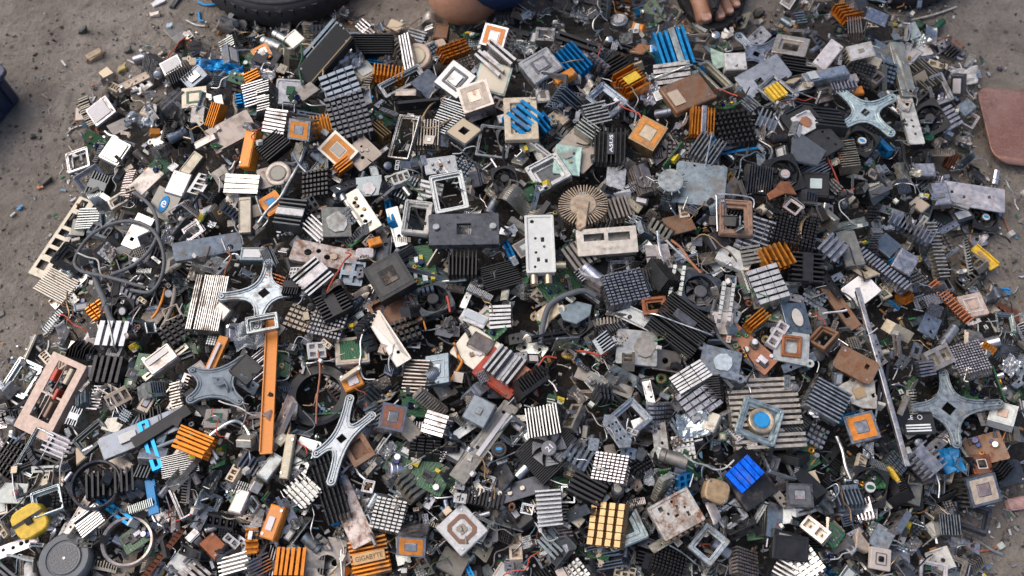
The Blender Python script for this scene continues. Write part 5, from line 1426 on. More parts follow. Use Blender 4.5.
cable([(590, 18, 2), (570, 15, 2), (552, 8, 2)], 1.3, 'S', 'silver stick', 'metal', 3)
cable([(596, 8, 3), (583, 17, 3), (562, 16, 3)], 1.6, 'Q', 'grey bent strip', 'metal', 3)

# green V clip
q = MB()
for a, b in (((-.014, .010), (0, -.006)), ((0, -.006), (.020, .014))):
    q.tube([(a[0], a[1], .004), ((a[0] + b[0]) / 2, (a[1] + b[1]) / 2, .006), (b[0], b[1], .004)], .0045, 6)
parts = bake([P('plastic_clip', q)])
p, s, k = frame_at(930, 29, 0, 4, 4, 0, 0)
THINGS.append({'o': assemble('clip', parts, Matrix.Translation(p - Vector((0, 0, .004))), (.01, .16, .06), 'plastic', hr, 'plastic_clip') if False else assemble('clip', parts, Matrix.Translation(p - Vector((0, 0, .006))), 'G', 'plastic', hr, 'plastic_clip'),
               'kind': 'clip', 'ck': 'G', 'ph': 'bright green plastic V clip', 'lm': True, 'x': 930, 'y': 29, 'size': 36})

# ------------------------------------------------------------------ the countless rest of the heap: a library of pieces, copied
fr = random.Random(23)
LIB = {}
SPEC = [  # kind, weight, colours, (L range), (W/L range), (H range), options
    ('fin', 11, 'SSSSWKKKKDDDQQLLSO', (16, 34), (.6, 1), (9, 19), [{'lost': .12}, {'band': .35}, {'cut': 3, 'cduty': .85}, {'n': 5, 'duty': .55}, {'cut': 5}]),
    ('pin', 6, 'SDKKQSL', (18, 32), (.75, 1), (6, 11), [{}, {'dx': .75}]),
    ('flip', 1.2, 'SQDK', (20, 30), (.7, 1), (14, 24), [{'ring': 'Q', 'pad': 'D'}, {'ring': 'C', 'pad': 'Q'}, {'ring': 'D', 'pad': 'S'}, {'ring': 'E', 'pad': 'Q'}]),
    ('frame', 5, 'SMSQDEDK', (20, 40), (.65, 1), (3, 7), [{}, {'plain': 1, 'b': .1}, {'b': .22}, {'latch': 1}]),
    ('cpu', 3, 'GQTKLDKE', (14, 28), (.7, 1), (3, 4), [{'lid': 'S'}, {'ring': 'T', 'lid': 'S'}, {'face': 'T', 'pins': 1}, {'ring': 'G', 'lid': 'Q', 'ra': .6, 'rb': .4}]),
    ('box', 9, 'SSEQQDDKKWTLSS', (12, 30), (.45, .9), (6, 13), [{}, {'lip': 0}, {'label': (0, 0, .7, .6, 'N')}, {'wins': [(-.3, .1, .2, .3), (.4, -.2, .15, .3)]}]),
    ('plate', 10, 'SSQQEDSLDKTS', (16, 38), (.4, 1), (2, 3), [{}, {'holes': [(.5, .4, .2), (-.5, -.3, .15)]}, {'ears': 1}, {'wins': [(0, 0, .4, .35)]}, {'poly': [(-1, -.8), (.6, -1), (1, .1), (.3, .3), (.2, 1), (-.8, .7)]}]),
    ('bar', 9, 'SSWQESKLD', (26, 56), (.16, .34), (3, 5), [{}, {'fl': 0}, {'up': 1}]),
    ('rod', 8, 'SSWKQX', (20, 44), (.06, .1), (3, 3), [{}, {}]),
    ('clip', 9, 'XSXWS', (16, 34), (.4, .8), (3, 3), [{'k': 0}, {'k': 1}, {'k': 2}]),
    ('conn', 7, 'NEQKSTLB', (14, 30), (.4, .7), (6, 11), [{}, {'ny': 2}, {'n': 2}]),
    ('pcb', 7, 'GGGGGQ', (14, 36), (.4, .9), (3, 3), [{'k': 6}, {'k': 9, 'torn': 1}, {'k': 4, 'torn': 1}]),
    ('cap', 5, 'SSKQXL', (12, 24), (.5, .6), (6, 10), [{}, {'bare': 1}]),
    ('comb', 6, 'SSQDKE', (24, 52), (.2, .35), (6, 12), [{}]),
    ('screw', 4, 'SXQA', (9, 16), (.4, .5), (3, 3), [{}]),
    ('angle', 9, 'SSWQEDS', (16, 38), (.35, .7), (6, 14), [{}, {'lip': 1}]),
    ('coil', 2, 'CACC', (11, 18), (1, 1), (4, 4), [{}]),
    ('slot', 4, 'KKNELB', (28, 56), (.12, .2), (7, 10), [{}, {'latch': 1}]),
    ('ribbon', 2, 'QSLE', (34, 60), (.25, .4), (3, 3), [{}]),
    ('shield', 6, 'SSXQEDSS', (14, 34), (.5, .9), (5, 9), [{}, {'amp': .6}, {'curl': .8}, {'amp': .3, 'sharp': False}]),
    ('lead', 8, 'KKKDZQSNGCAQ', (40, 80), (.03, .03), (2, 2), [{}, {'plug': 1}, {}]),
    ('fan', 2, 'KKD', (26, 32), (1, 1), (8, 10), [{'sticker': 'S'}, {'sticker': None}]),
]
UNIT = .00105
for kind, w, cols, lr, wr, hrg, opts in SPEC:
    LIB[kind] = []
    for q in range(9):
        o = dict(opts[q % len(opts)]); L = fr.uniform(*lr) * UNIT; W = L * fr.uniform(*wr); H = fr.uniform(*hrg) * UNIT
        if kind == 'plate': o.setdefault('poly', None)
        if kind == 'rod': W = fr.uniform(2.4, 4) * UNIT
        if kind == 'lead': W = fr.uniform(1.1, 1.9) * UNIT
        if kind in ('cap',): o.setdefault('bare', 0)
        parts, top = BUILD[kind](L, W, H, o, fr)
        # small copies: the little parts that the photo cannot show are left to the larger pieces
        LIB[kind].append((bake(parts), L, W, H))
WT = [w for _, w, *_ in SPEC]; SP = {s_[0]: s_ for s_ in SPEC}

def scatter(n, lay, tiltmax, avoid, big, seed, near=None):
    r = random.Random(seed); done = 0; tries = 0; spots = []
    while done < n and tries < n * 40:
        tries += 1
        x, y = r.uniform(-30, 1054), r.uniform(-12, 600)
        p = at(x, y, .06)
        d = sdist(p.x, p.y)
        if d < .010 or (d < .03 and r.random() < .5): continue
        if avoid and MASK.get((int(x // 4), int(y // 4))): continue
        if avoid is None and MASK.get((int(x // 4), int(y // 4))) and r.random() < .92: continue
        if avoid and sum((int((x + a) // 4), int((y + b) // 4)) in MASK for a, b in ((9, 0), (-9, 0), (0, 9), (0, -9))) >= 3: continue
        g = spots_near(spots, x, y, (13 if big > .6 else 8) if avoid else (15 if avoid is False else 11))
        if g: continue
        kind = r.choice(near) if near else r.choices([s_[0] for s_ in SPEC], WT)[0]
        parts, L, W, H = r.choice(LIB[kind]); ck = r.choice(SP[kind][2])
        if ck in 'OCB' and r.random() < .4: ck = 'S'
        sc = r.uniform(.78, 1.15) * (max(.85, big) if kind == 'lead' else big)
        tilt = tiltmax * (r.random() ** 1.4); td = r.uniform(0, 360)
        l = r.uniform(*lay)
        pp, s_, k = frame_at(x, y, 0, l, 0, 0, 0)
        m = pose(pp, r.uniform(0, 6.283), tilt, td, 1)
        # a tilted piece rests on its low edge
        m.translation = pp + Vector((0, 0, .25 * math.sin(R(tilt)) * max(L, W) * sc))
        m = m @ Matrix.Scale(sc, 4)
        spots.append((x, y))
        ob = assemble(kind, parts, m, ck, None, r)
        THINGS.append({'o': ob, 'kind': kind, 'ck': ck, 'ph': None, 'lm': False, 'x': x, 'y': y, 'size': max(L, W) * sc / UNIT, 'fill': True})
        done += 1

def spots_near(S, x, y, d):
    for a, b in S[-5000:]:
        if abs(a - x) < d and abs(b - y) < d and (a - x) ** 2 + (b - y) ** 2 < d * d: return True
    return False
scatter(820, (-12, -1), 80, False, 1.0, 5)
scatter(780, (-2, 9), 80, True, .9, 6)
scatter(950, (2, 9), 80, True, .5, 8)
scatter(520, (9, 17), 45, None, .46, 9, ('lead', 'lead', 'lead', 'angle', 'screw', 'coil', 'comb', 'rod', 'rod', 'clip', 'conn', 'cap', 'box', 'plate', 'bar', 'shield', 'cpu', 'frame'))
# ------------------------------------------------------------------ ground, fines, litter
def grid_mesh(name, x0, x1, y0, y1, n, zf, keep=None):
    vs = [(x0 + (x1 - x0) * i / n, y0 + (y1 - y0) * j / n) for j in range(n + 1) for i in range(n + 1)]
    vs = [(x, y, zf(x, y)) for x, y in vs]
    fs = []
    for j in range(n):
        for i in range(n):
            f = (j * (n + 1) + i, j * (n + 1) + i + 1, (j + 1) * (n + 1) + i + 1, (j + 1) * (n + 1) + i)
            if keep is None or any(keep(vs[k]) for k in f): fs.append(f)
    me = bpy.data.meshes.new(name); me.from_pydata(vs, [], fs); return me

def ground_mat():
    m, N, Lk, B = new_mat('dusty_concrete')
    tc = N.new('ShaderNodeTexCoord'); v = tc.outputs['Object']
    a = nz(N, Lk, v, 5, 6, .6); b = nz(N, Lk, v, 38, 6, .7); c = nz(N, Lk, v, 240, 5, .7); d = nz(N, Lk, v, 14, 5, .65)
    col = mixc(N, Lk, rng_map(N, Lk, a, .3, .7), (.188, .163, .138), (.28, .248, .214))
    col = mixc(N, Lk, rng_map(N, Lk, b, .42, .66, 0, .85), col, (.152, .131, .110))
    col = mixc(N, Lk, rng_map(N, Lk, c, .52, .75, 0, .7), col, (.095, .080, .066))
    col = mixc(N, Lk, rng_map(N, Lk, d, .5, .68, 0, .6), col, (.120, .102, .085))
    vo = N.new('ShaderNodeTexVoronoi'); vo.inputs['Scale'].default_value = 60; Lk.new(v, vo.inputs['Vector'])
    w = N.new('ShaderNodeTexWhiteNoise'); Lk.new(vo.outputs['Position'], w.inputs['Vector'])
    mk = N.new('ShaderNodeMath'); mk.operation = 'MULTIPLY'; Lk.new(rng_map(N, Lk, vo.outputs['Distance'], .14, .24, 1, 0), mk.inputs[0]); Lk.new(rng_map(N, Lk, w.outputs['Value'], .72, .76), mk.inputs[1])
    col = mixc(N, Lk, rng_map(N, Lk, mk.outputs[0], 0, 1, 0, .75), col, (.06, .052, .046))
    Lk.new(col, B.inputs['Base Color']); B.inputs['Roughness'].default_value = .9; B.inputs['Specular IOR Level'].default_value = .25
    bp = N.new('ShaderNodeBump'); bp.inputs['Strength'].default_value = 1; bp.inputs['Distance'].default_value = .006
    Lk.new(mixc(N, Lk, .45, b, c), bp.inputs['Height']); Lk.new(bp.outputs['Normal'], B.inputs['Normal'])
    return m
MAT['ground'] = ground_mat()
GS = [-12, -6, -3, -1.6] + [-1.2 + 2.4 * k / 320 for k in range(321)] + [1.6, 3, 6, 12]; gn = len(GS)
def gz(x, y):
    if abs(x) > 1.25 or abs(y) > 1.25: return 0
    return .0012 * noise.noise(Vector((x * 45, y * 45, 0))) + .0013 * noise.noise(Vector((x * 120, y * 120, 5))) - .001
GV = [(x, y, gz(x, y)) for y in GS for x in GS]
GF = [(j * gn + i, j * gn + i + 1, (j + 1) * gn + i + 1, (j + 1) * gn + i) for j in range(gn - 1) for i in range(gn - 1)]
me = bpy.data.meshes.new('ground'); me.from_pydata(GV, [], GF)
g = bpy.data.objects.new('ground', me); COL.objects.link(g); me.materials.append(MAT['ground']); g['kind'] = 'structure'; g['label'] = 'dusty grey brown concrete ground'

# dark fines that fill the heap's inside
def fines_mat():
    m, N, Lk, B = new_mat('scrap_fines')
    tc = N.new('ShaderNodeTexCoord'); v = tc.outputs['Object']
    c = mixc(N, Lk, rng_map(N, Lk, nz(N, Lk, v, 150, 6, .7), .3, .7), (.016, .0145, .013), (.075, .064, .055))
    Lk.new(c, B.inputs['Base Color']); B.inputs['Roughness'].default_value = .85
    bp = N.new('ShaderNodeBump'); bp.inputs['Strength'].default_value = 1; bp.inputs['Distance'].default_value = .004; Lk.new(nz(N, Lk, v, 220, 6, .7), bp.inputs['Height']); Lk.new(bp.outputs['Normal'], B.inputs['Normal'])
    return m
me = grid_mesh('scrap_fines', GX0, GX1, GY0, GY1, 190, lambda x, y: heap(x, y) * .82 - .012 + .006 * noise.noise(Vector((x * 40, y * 40, 0))), lambda p: sdist(p[0], p[1]) > .0)
me.materials.append(fines_mat())
o = bpy.data.objects.new('scrap_fines', me); COL.objects.link(o); o['kind'] = 'stuff'; o['label'] = 'dark dust and fines inside the scrap heap'

m, N, Lk, B = new_mat('scrap_bits'); a = N.new('ShaderNodeAttribute'); a.attribute_name = 'tint'
Lk.new(a.outputs['Color'], B.inputs['Base Color']); B.inputs['Roughness'].default_value = .5; Lk.new(rng_map(N, Lk, a.outputs['Alpha'], 0, 1, 0, .8), B.inputs['Metallic'])
MAT['bits'] = m
def bits(name, label, spots, seed):
    r = random.Random(seed); mb = MB(); cols = []
    pal = [(.55, .55, .56, 1), (.75, .75, .75, 1), (.4, .4, .42, 1), (.03, .03, .03, 0), (.05, .05, .055, 0), (.45, .4, .32, 0), (.25, .2, .15, 0), (.15, .08, .05, 0), (.02, .13, .06, 0), (.35, .17, .06, 0), (.55, .53, .48, 0), (.45, .45, .46, 1), (.2, .2, .21, 1), (.3, .3, .3, 1), (.1, .2, .3, 0)]
    for (p, sc, kind) in spots:
        n0 = len(mb.f); t = MB(); q = r.random()
        if kind == 'stone':
            vs = [Vector((r.gauss(0, 1), r.gauss(0, 1), r.gauss(0, .6))).normalized() * sc * r.uniform(.6, 1) for _ in range(9)]
            bm = bmesh.new(); [bm.verts.new(v) for v in vs]; bmesh.ops.convex_hull(bm, input=bm.verts); bm.verts.index_update()
            t.add([v.co for v in bm.verts], [tuple(v.index for v in f.verts) for f in bm.faces]); bm.free()
            c = r.choice([(.15, .13, .11, 0), (.21, .185, .155, 0), (.1, .088, .077, 0), (.26, .23, .195, 0), (.17, .148, .124, 0), (.055, .05, .046, 0)])
        else:
            if q < .45: t.box(0, 0, 0, sc * r.uniform(.8, 2), sc * r.uniform(.4, 1), sc * r.uniform(.15, .6))
            elif q < .65: t.cyl(0, 0, 0, sc * r.uniform(.6, 1.6), sc * .35, 7)
            elif q < .85: t.tube([(-sc * 2, 0, 0), (-sc * .4, sc * r.uniform(-.6, .6), sc * .2), (sc * 1.6, sc * r.uniform(-.8, .8), 0)], sc * .16, 5)
            else: t.add([(-sc, 0, 0), (sc, sc * .4, 0), (sc * .3, sc * 1.1, sc * .3), (-sc * .6, sc * .7, sc * .1)], [(0, 1, 2, 3)])
            c = r.choice(pal)
        mt = Matrix.Rotation(r.uniform(0, 6.28), 3, 'Z') @ Matrix.Rotation(r.uniform(-.9, .9) if kind == 'heap' else r.uniform(-.15, .15), 3, 'X')
        t.warp(lambda v: mt @ v + p)
        mb.add(t.v, t.f); k = r.uniform(.7, 1.1); cols += [(c[0] * k, c[1] * k, c[2] * k, c[3])] * (len(mb.f) - n0)
    me = bpy.data.meshes.new(name); me.from_pydata([tuple(v) for v in mb.v], [], mb.f)
    at_ = me.attributes.new('tint', 'FLOAT_COLOR', 'FACE')
    at_.data.foreach_set('color', [x for c in cols for x in c])
    me.materials.append(MAT['bits'])
    o = bpy.data.objects.new(name, me); COL.objects.link(o); o['kind'] = 'stuff'; o['label'] = label
r = random.Random(3); sp = []
while len(sp) < 8000:
    x, y = r.uniform(-20, 1044), r.uniform(-10, 590); p = at(x, y, .05)
    if sdist(p.x, p.y) <= 0: continue
    p = at(x, y, max(.001, heap(p.x, p.y) - r.uniform(-.004, .012))); sp.append((p, r.uniform(.0022, .0052), 'heap'))
bits('scrap_bits', 'small screws chips and shards between the scrap pieces', sp, 31)
sp = []
while len(sp) < 900:
    x, y = r.uniform(-60, 1084), r.uniform(-40, 600); p = at(x, y, 0); d = -sdist(p.x, p.y)
    if d <= -.004 or r.random() > math.exp(-d / .022) + .006: continue
    sp.append((p + Vector((0, 0, .0004)), r.uniform(.0015, .0042), 'fringe'))
bits('scrap_litter', 'tiny scrap crumbs on the ground round the heap', sp, 32)
sp = []
while len(sp) < 2800:
    x, y = r.uniform(-60, 1084), r.uniform(-60, 600); p = at(x, y, 0)
    if sdist(p.x, p.y) > 0: continue
    sp.append((p, r.choice([.0008, .001, .0014, .0018, .0026]) * r.uniform(.7, 1.3) * (1.9 if r.random() < .04 else 1), 'stone'))
bits('gravel', 'grit and small stones on the dusty ground', sp, 33)

# ------------------------------------------------------------------ things round the heap
def thing(name, label, cat, loc, group=None):
    o = bpy.data.objects.new(name, None); COL.objects.link(o); o.location = loc; o['label'] = label; o['category'] = cat; o.empty_display_size = .05
    if group: o['group'] = group
    return o
def child(par, name, mb, mat, col, smooth=False):
    return make_obj(name, mb.mesh(name, smooth), par, mat, col)

def torus_tyre(c, Ro, Ri, h, label, rim):
    t = thing('tyre', label, 'tyre', c)
    w = (Ro - Ri) / 2; mid = (Ro + Ri) / 2; prof = []
    for k in range(13):
        a = math.pi * (-.5 + k / 12); prof.append((mid + w * math.cos(a) ** .7 if math.cos(a) > 1e-6 else mid, h / 2 + h / 2 * math.sin(a)))
    m = MB().lathe([(Ri, h * .2)] + prof + [(Ri, h * .8)], 72); m.f = m.f[:-2]
    child(t, 'carcass', m, 'rubber', (.022, .023, .026), True)
    tr = MB(); n = 46
    for k in range(n):
        a = 2 * math.pi * k / n
        for z, s_ in ((.3, .35), (.7, -.35)):
            tr.box((Ro - .0085) * math.cos(a), (Ro - .0085) * math.sin(a), h * z - h * .14, .014, 2 * math.pi * Ro / n * .6, h * .28, a + s_)
    child(t, 'tread', tr, 'rubber', (.02, .021, .023))
    q = MB()
    for k in range(2): q.lathe([(mid + w * .35 - k * .03, h + .0004), (mid + w * .42 - k * .03, h + .002), (mid + w * .5 - k * .03, h + .0004)], 72)
    q.f = [f for f in q.f if len(f) == 4]; child(t, 'sidewall_ridge', q, 'rubber', (.035, .037, .042), True)
    if rim:
        rm = MB().lathe([(Ri - .004, h * .3), (Ri + .004, h * .85), (Ri - .002, h * .95), (Ri - .03, h * .6), (Ri - .05, h * .5)], 64); rm.f = rm.f[:-2]
        child(t, 'rim', rm, 'metal', (.42, .42, .42), True)
    return t
c = at(280, -66, .05); s = scale_at(at(279, 10, .03))
torus_tyre(Vector((c.x, c.y - .006, 0)), 90 * s, 66 * s, .046, 'black rubber tyre with pale rim lying beyond the heap', True)
c = at(902, -57, .03)
torus_tyre(Vector((c.x, c.y, 0)), 72 * s, 46 * s, .04, 'smaller black tyre at the far edge beside the orange heat sink', False)

# copper coloured sheet
c = at(1046, 130, .01); s = scale_at(c)
t = thing('metal_sheet', 'reddish copper metal sheet with rounded corners lying beside the heap', 'metal sheet', Vector((c.x, c.y, 0)))
LX, LY = 128 * s, 94 * s
mb = MB().plate([rrect(LX, LY, .018, n=6)], .006, .0085, .0007)
mb2 = MB(); n = 22
vs = [(LX * (i / n - .5), LY * (j / n - .5)) for j in range(n + 1) for i in range(n + 1)]
mb.warp(lambda p: (p.x, p.y - .10 * p.x * (1 if p.y < 0 else .1), p.z + .012 * math.exp(-((p.x + LX / 2) / .03) ** 2)))
m, N, Lk, B = new_mat('oxidised_copper'); tc = N.new('ShaderNodeTexCoord'); v = tc.outputs['Object']
cc = mixc(N, Lk, rng_map(N, Lk, nz(N, Lk, v, 14, 6, .65), .35, .65), (.27, .115, .08), (.40, .235, .185))
cc = mixc(N, Lk, rng_map(N, Lk, nz(N, Lk, v, 24, 5, .7), .5, .66, 0, .8), cc, (.13, .075, .06))
ms = N.new('ShaderNodeMapping'); ms.inputs['Scale'].default_value = (30, 900, 1); ms.inputs['Rotation'].default_value = (0, 0, .5); Lk.new(v, ms.inputs['Vector'])
cc = mixc(N, Lk, rng_map(N, Lk, nz(N, Lk, ms.outputs[0], 1, 3, .6), .62, .7, 0, .6), cc, (.55, .42, .36))
cc = mixc(N, Lk, rng_map(N, Lk, nz(N, Lk, v, 400, 3), .5, .7, 0, .4), cc, (.5, .33, .27))
Lk.new(cc, B.inputs['Base Color']); B.inputs['Metallic'].default_value = .45; Lk.new(rng_map(N, Lk, nz(N, Lk, v, 22, 4), .3, .7, .3, .6), B.inputs['Roughness'])
bp = N.new('ShaderNodeBump'); bp.inputs['Strength'].default_value = .5; bp.inputs['Distance'].default_value = .006; Lk.new(nz(N, Lk, v, 18, 3), bp.inputs['Height']); Lk.new(bp.outputs['Normal'], B.inputs['Normal'])
MAT['oxide'] = m
child(t, 'sheet', mb, 'oxide', (1, 1, 1), True)
child(t, 'dent', MB().cyl(-.030, -.006, .0084, .0091, .0032, 12), 'rust', (.08, .05, .04))

# blue crate at the left edge
c = at(-70, 98, .04); t = thing('plastic_crate', 'dark blue plastic crate with slatted side at the ground edge', 'crate', Vector((c.x, c.y, 0)))
t.rotation_euler.z = R(-26)
w, d, hh = .13, .13, .05
mb = MB().plate([rrect(w, d, .008), rrect(w - .014, d - .014, .005)], 0, hh, .001); mb.plate([rrect(w - .004, d - .004, .008)], 0, .003)
child(t, 'crate_walls', mb, 'plastic', (.022, .035, .075))
mb = MB().plate([rrect(w + .012, d + .012, .01), rrect(w - .016, d - .016, .005)], hh, hh + .006, .001); child(t, 'crate_rim', mb, 'plastic', (.025, .04, .085))
rb = MB()
for k in range(5): rb.box(w / 2 + .003, -d / 2 + d * (k + .5) / 5, .006, .006, .006, hh - .008)
child(t, 'side_ribs', rb, 'plastic', (.02, .03, .065))

# black folded strap and small parts on the ground near the foot
cable([(745, 22, 3), (736, 24, 3), (722, 31, 3), (712, 38, 3)], 2.6, 'K', 'black plastic strap in front of the foot', 'rubber', 3, True, 'strap')
cable([(740, 21, 3), (744, 28, 3)], 2.0, 'K', 'short black strap end', 'rubber', 3, False, 'strap')
def ground_bit(x, y, a, b, hh, rot, col, ph, mat='plastic', kind='box'):
    p = at(x, y, 0); s = scale_at(p)
    mb = MB().plate([wob(rrect(a * s, b * s, .2 * b * s), .0012, hr)], 0, hh * s, .0008)
    mb.warp(lambda q: (q.x + q.z * .3, q.y, q.z * (1 + .4 * math.sin(q.x * 300))))
    parts = bake([P('chunk', mb)])
    PAL['_'] = (col, 'dull', mat)
    m_ = Matrix.Translation(p) @ Matrix.Rotation(R(rot), 4, 'Z')
    THINGS.append({'o': assemble('box', parts, m_, '_', mat, hr, 'scrap_chunk'), 'kind': 'chunk', 'ck': '_', 'ph': ph, 'lm': False, 'x': x, 'y': y, 'size': a})
KIND['chunk'] = ('scrap_chunk', 'scrap piece', 'scrap chunk')
ground_bit(94, 58, 16, 8, 6, 30, (.38, .27, .17), 'tan wooden splinter')
ground_bit(83, 32, 8, 5, 5, 10, (.05, .06, .06), 'dark grey stone')
ground_bit(158, 3, 13, 7, 2, 35, (.6, .6, .58), 'pale paper scrap')
ground_bit(176, 3, 16, 5, 3, 65, (.06, .06, .06), 'dark folded strip')
ground_bit(155, 15, 10, 5, 3, 5, (.6, .55, .45), 'beige torn chip')
ground_bit(169, 27, 6, 6, 4, 0, (.35, .42, .5), 'bluish small nut')
ground_bit(128, 51, 7, 5, 4, 0, (.05, .05, .05), 'black pebble')
ground_bit(237, 36, 12, 7, 5, 10, (.55, .45, .33), 'tan crumpled chip')
ground_bit(757, 15, 8, 8, 5, 20, (.03, .03, .03), 'round black fitting')
ground_bit(735, 18, 4, 4, 3, 0, (.5, .42, .3), 'tan pebble by the sandal')
ground_bit(698, 30, 8, 5, 3, -20, (.03, .03, .035), 'small black chip')
ground_bit(999, 69, 4, 4, 2, 0, (.03, .035, .06), 'dark blue fleck')
ground_bit(122, 70, 9, 6, 4, 20, (.4, .3, .12), 'yellowish tan chip')
ground_bit(20, 208, 4, 4, 2, 0, (.05, .3, .6), 'tiny blue fleck')
ground_bit(45, 182, 12, 8, 4, 40, (.06, .05, .045), 'dark crumpled scrap')
ground_bit(40, 188, 5, 3, 2, 10, (.5, .2, .08), 'small orange fleck')
ground_bit(1014, 505, 18, 12, 6, 10, (.5, .3, .26), 'pinkish crumpled tissue')
ground_bit(650, 15, 9, 6, 4, 10, (.03, .03, .03), 'black chip behind the capsule')
ground_bit(33, 137, 5, 4, 3, 0, (.05, .05, .045), 'small dark pebble')

# ------------------------------------------------------------------ the person: one knee on the ground, the other foot planted
def skin_mat():
    m, N, Lk, B = new_mat('skin'); tc = N.new('ShaderNodeTexCoord'); v = tc.outputs['Object']
    c = mixc(N, Lk, rng_map(N, Lk, nz(N, Lk, v, 30, 5), .35, .65), (.40, .20, .125), (.52, .28, .175))
    c = mixc(N, Lk, rng_map(N, Lk, nz(N, Lk, v, 300, 4), .5, .75, 0, .35), c, (.22, .11, .07))
    Lk.new(c, B.inputs['Base Color']); B.inputs['Roughness'].default_value = .5; B.inputs['Subsurface Weight'].default_value = .06; B.inputs['Subsurface Radius'].default_value = (.01, .004, .002)
    bp = N.new('ShaderNodeBump'); bp.inputs['Strength'].default_value = .3; bp.inputs['Distance'].default_value = .001; Lk.new(nz(N, Lk, v, 260, 4), bp.inputs['Height']); Lk.new(bp.outputs['Normal'], B.inputs['Normal'])
    return m
MAT['skin'] = skin_mat()
MAT['cloth'] = surf('cotton_cloth', 0, .8, .95, .1, bump=.5)
def skinned(name, verts, edges, root, parent, mat, col, sub=2):
    me = bpy.data.meshes.new(name); me.from_pydata([tuple(v[0]) for v in verts], edges, [])
    o = make_obj(name, me, parent, mat, col)
    md = o.modifiers.new('skin', 'SKIN'); md.use_smooth_shade = True
    o.modifiers.new('sub', 'SUBSURF').levels = sub; o.modifiers['sub'].render_levels = sub
    lay = me.skin_vertices[0].data
    for i, v in enumerate(verts):
        q = v[1] if isinstance(v[1], tuple) else (v[1], v[1]); lay[i].radius = q; lay[i].use_root = (i == root)
    return o
kn = at(448, 15, .045)               # right knee, on the ground
ft = at(712, 2, .02)                # left forefoot
hip = Vector((kn.x * .35 + ft.x * .65 - .04, kn.y + .40, .36))
V = [(hip, .105)]; E = []
def add(p, r_, par): V.append((Vector(p), r_)); E.append((par, len(V) - 1)); return len(V) - 1
hr_ = add(hip + Vector((-.085, -.03, -.01)), .085, 0)
m1 = add(kn + Vector((.12, .13, .10)), .066, hr_)
k1 = add(kn, .048, m1)
sh = add(kn + Vector((.03, .16, -.004)), .042, k1)
an = add(kn + Vector((.05, .36, -.015)), .032, sh); tf = add(kn + Vector((.05, .43, -.03)), .026, an); tt = add(kn + Vector((.05, .46, -.045)), .016, tf)
hl = add(hip + Vector((.085, -.03, -.01)), .085, 0)
lk = Vector((ft.x + .02, ft.y + .13, .46))
m2 = add(hip.lerp(lk, .55) + Vector((.03, 0, 0)), .07, hl); k2 = add(lk, .056, m2)
sh2 = add(Vector((ft.x + .012, ft.y + .16, .28)), .05, k2); an2 = add(Vector((ft.x + .004, ft.y + .155, .095)), .032, sh2)
heel = add(Vector((ft.x + .004, ft.y + .165, .045)), (.032, .03), an2)
mid = add(Vector((ft.x + .003, ft.y + .085, .040)), (.031, .022), heel)
ball = add(Vector((ft.x + .002, ft.y + .035, .028)), (.036, .015), mid)
sF = scale_at(ft)
TOES = [(705, 24, .0122), (720.5, 21, .0086), (729.5, 16, .0079), (736.5, 9, .007), (742, 1, .0064)]
nails = []
for i, (x, y, r_) in enumerate(TOES):
    tip = at(x, y, .017); b0 = Vector((ft.x + (-.026 + .0145 * i), ft.y + .026 + .004 * abs(i - 1), .024))
    md_ = b0.lerp(tip, .55); md_.z = .025
    a = add(b0, r_ * .95, ball); bb = add(md_, r_ * .86, a); cc_ = add(tip + Vector((0, .007, .000)), r_, bb); e = add(tip + Vector((0, .0015, -.001)), r_ * .8, cc_)
    nails.append((tip + Vector((0, .004, r_ * .93)), r_))
sp_ = add(hip + Vector((0, .0, .16)), (.105, .09), 0); ch = add(hip + Vector((0, -.05, .34)), (.125, .1), sp_); nk = add(hip + Vector((0, -.08, .48)), .05, ch)
hd0 = add(hip + Vector((0, -.11, .55)), (.062, .065), nk); hd1 = add(hip + Vector((0, -.13, .63)), (.07, .082), hd0); hd2 = add(hip + Vector((0, -.125, .70)), (.052, .062), hd1)
for sx, knee in ((-1, kn + Vector((.05, .09, .10))), (1, lk + Vector((0, -.03, .05)))):
    s1 = add(hip + Vector((sx * .16, -.05, .40)), .05, ch); el = add(hip + Vector((sx * .23, -.14, .16)), .038, s1)
    wr = hip.lerp(knee, .8) + Vector((0, .02, .06)); w1 = add(wr, (.026, .02), el); d = (knee - wr).normalized()
    pm = add(wr + d * .05, (.034, .016), w1)
    sd = d.cross(Vector((0, 0, 1))).normalized()
    for f in range(4):
        q = wr + d * .085 + sd * (.019 * (f - 1.5)); ln = (.062, .072, .068, .052)[f]
        a = add(q, .009, pm); b2 = add(q + d * ln * .5 + Vector((0, 0, .004)), .0085, a); add(q + d * ln * .85 + Vector((0, 0, -.014)), .0075, b2)
    q = wr + d * .035 - sd * .034 * sx; a = add(q, .011, pm); add(q + d * .035 - sd * .012 * sx + Vector((0, 0, -.008)), .009, a)
person = thing('person', 'person kneeling beyond the heap in navy shorts, bare knee and sandalled foot in view', 'person', hip * 1.0)
for i in range(len(V)): V[i] = (V[i][0] - hip, V[i][1])
skinned('body', V, E, 0, person, 'skin', (.35, .18, .11))
def garment(name, pts, edges, col): return skinned(name, [(Vector(p) - hip, r_) for p, r_ in pts], edges, 0, person, 'cloth', col)
tr_ = kn + Vector((.024, .006, .012))
garment('shorts', [(hip, .122), (hip + Vector((-.085, -.03, -.01)), .1), (kn + Vector((.12, .13, .10)), .084), (tr_, .058), (hip + Vector((.085, -.03, -.01)), .1), (hip.lerp(lk, .55) + Vector((.03, 0, 0)), .086), (hip.lerp(lk, .86), .074), (hip + Vector((0, 0, .08)), .118)], [(0, 1), (1, 2), (2, 3), (0, 4), (4, 5), (5, 6), (0, 7)], (.012, .035, .11))
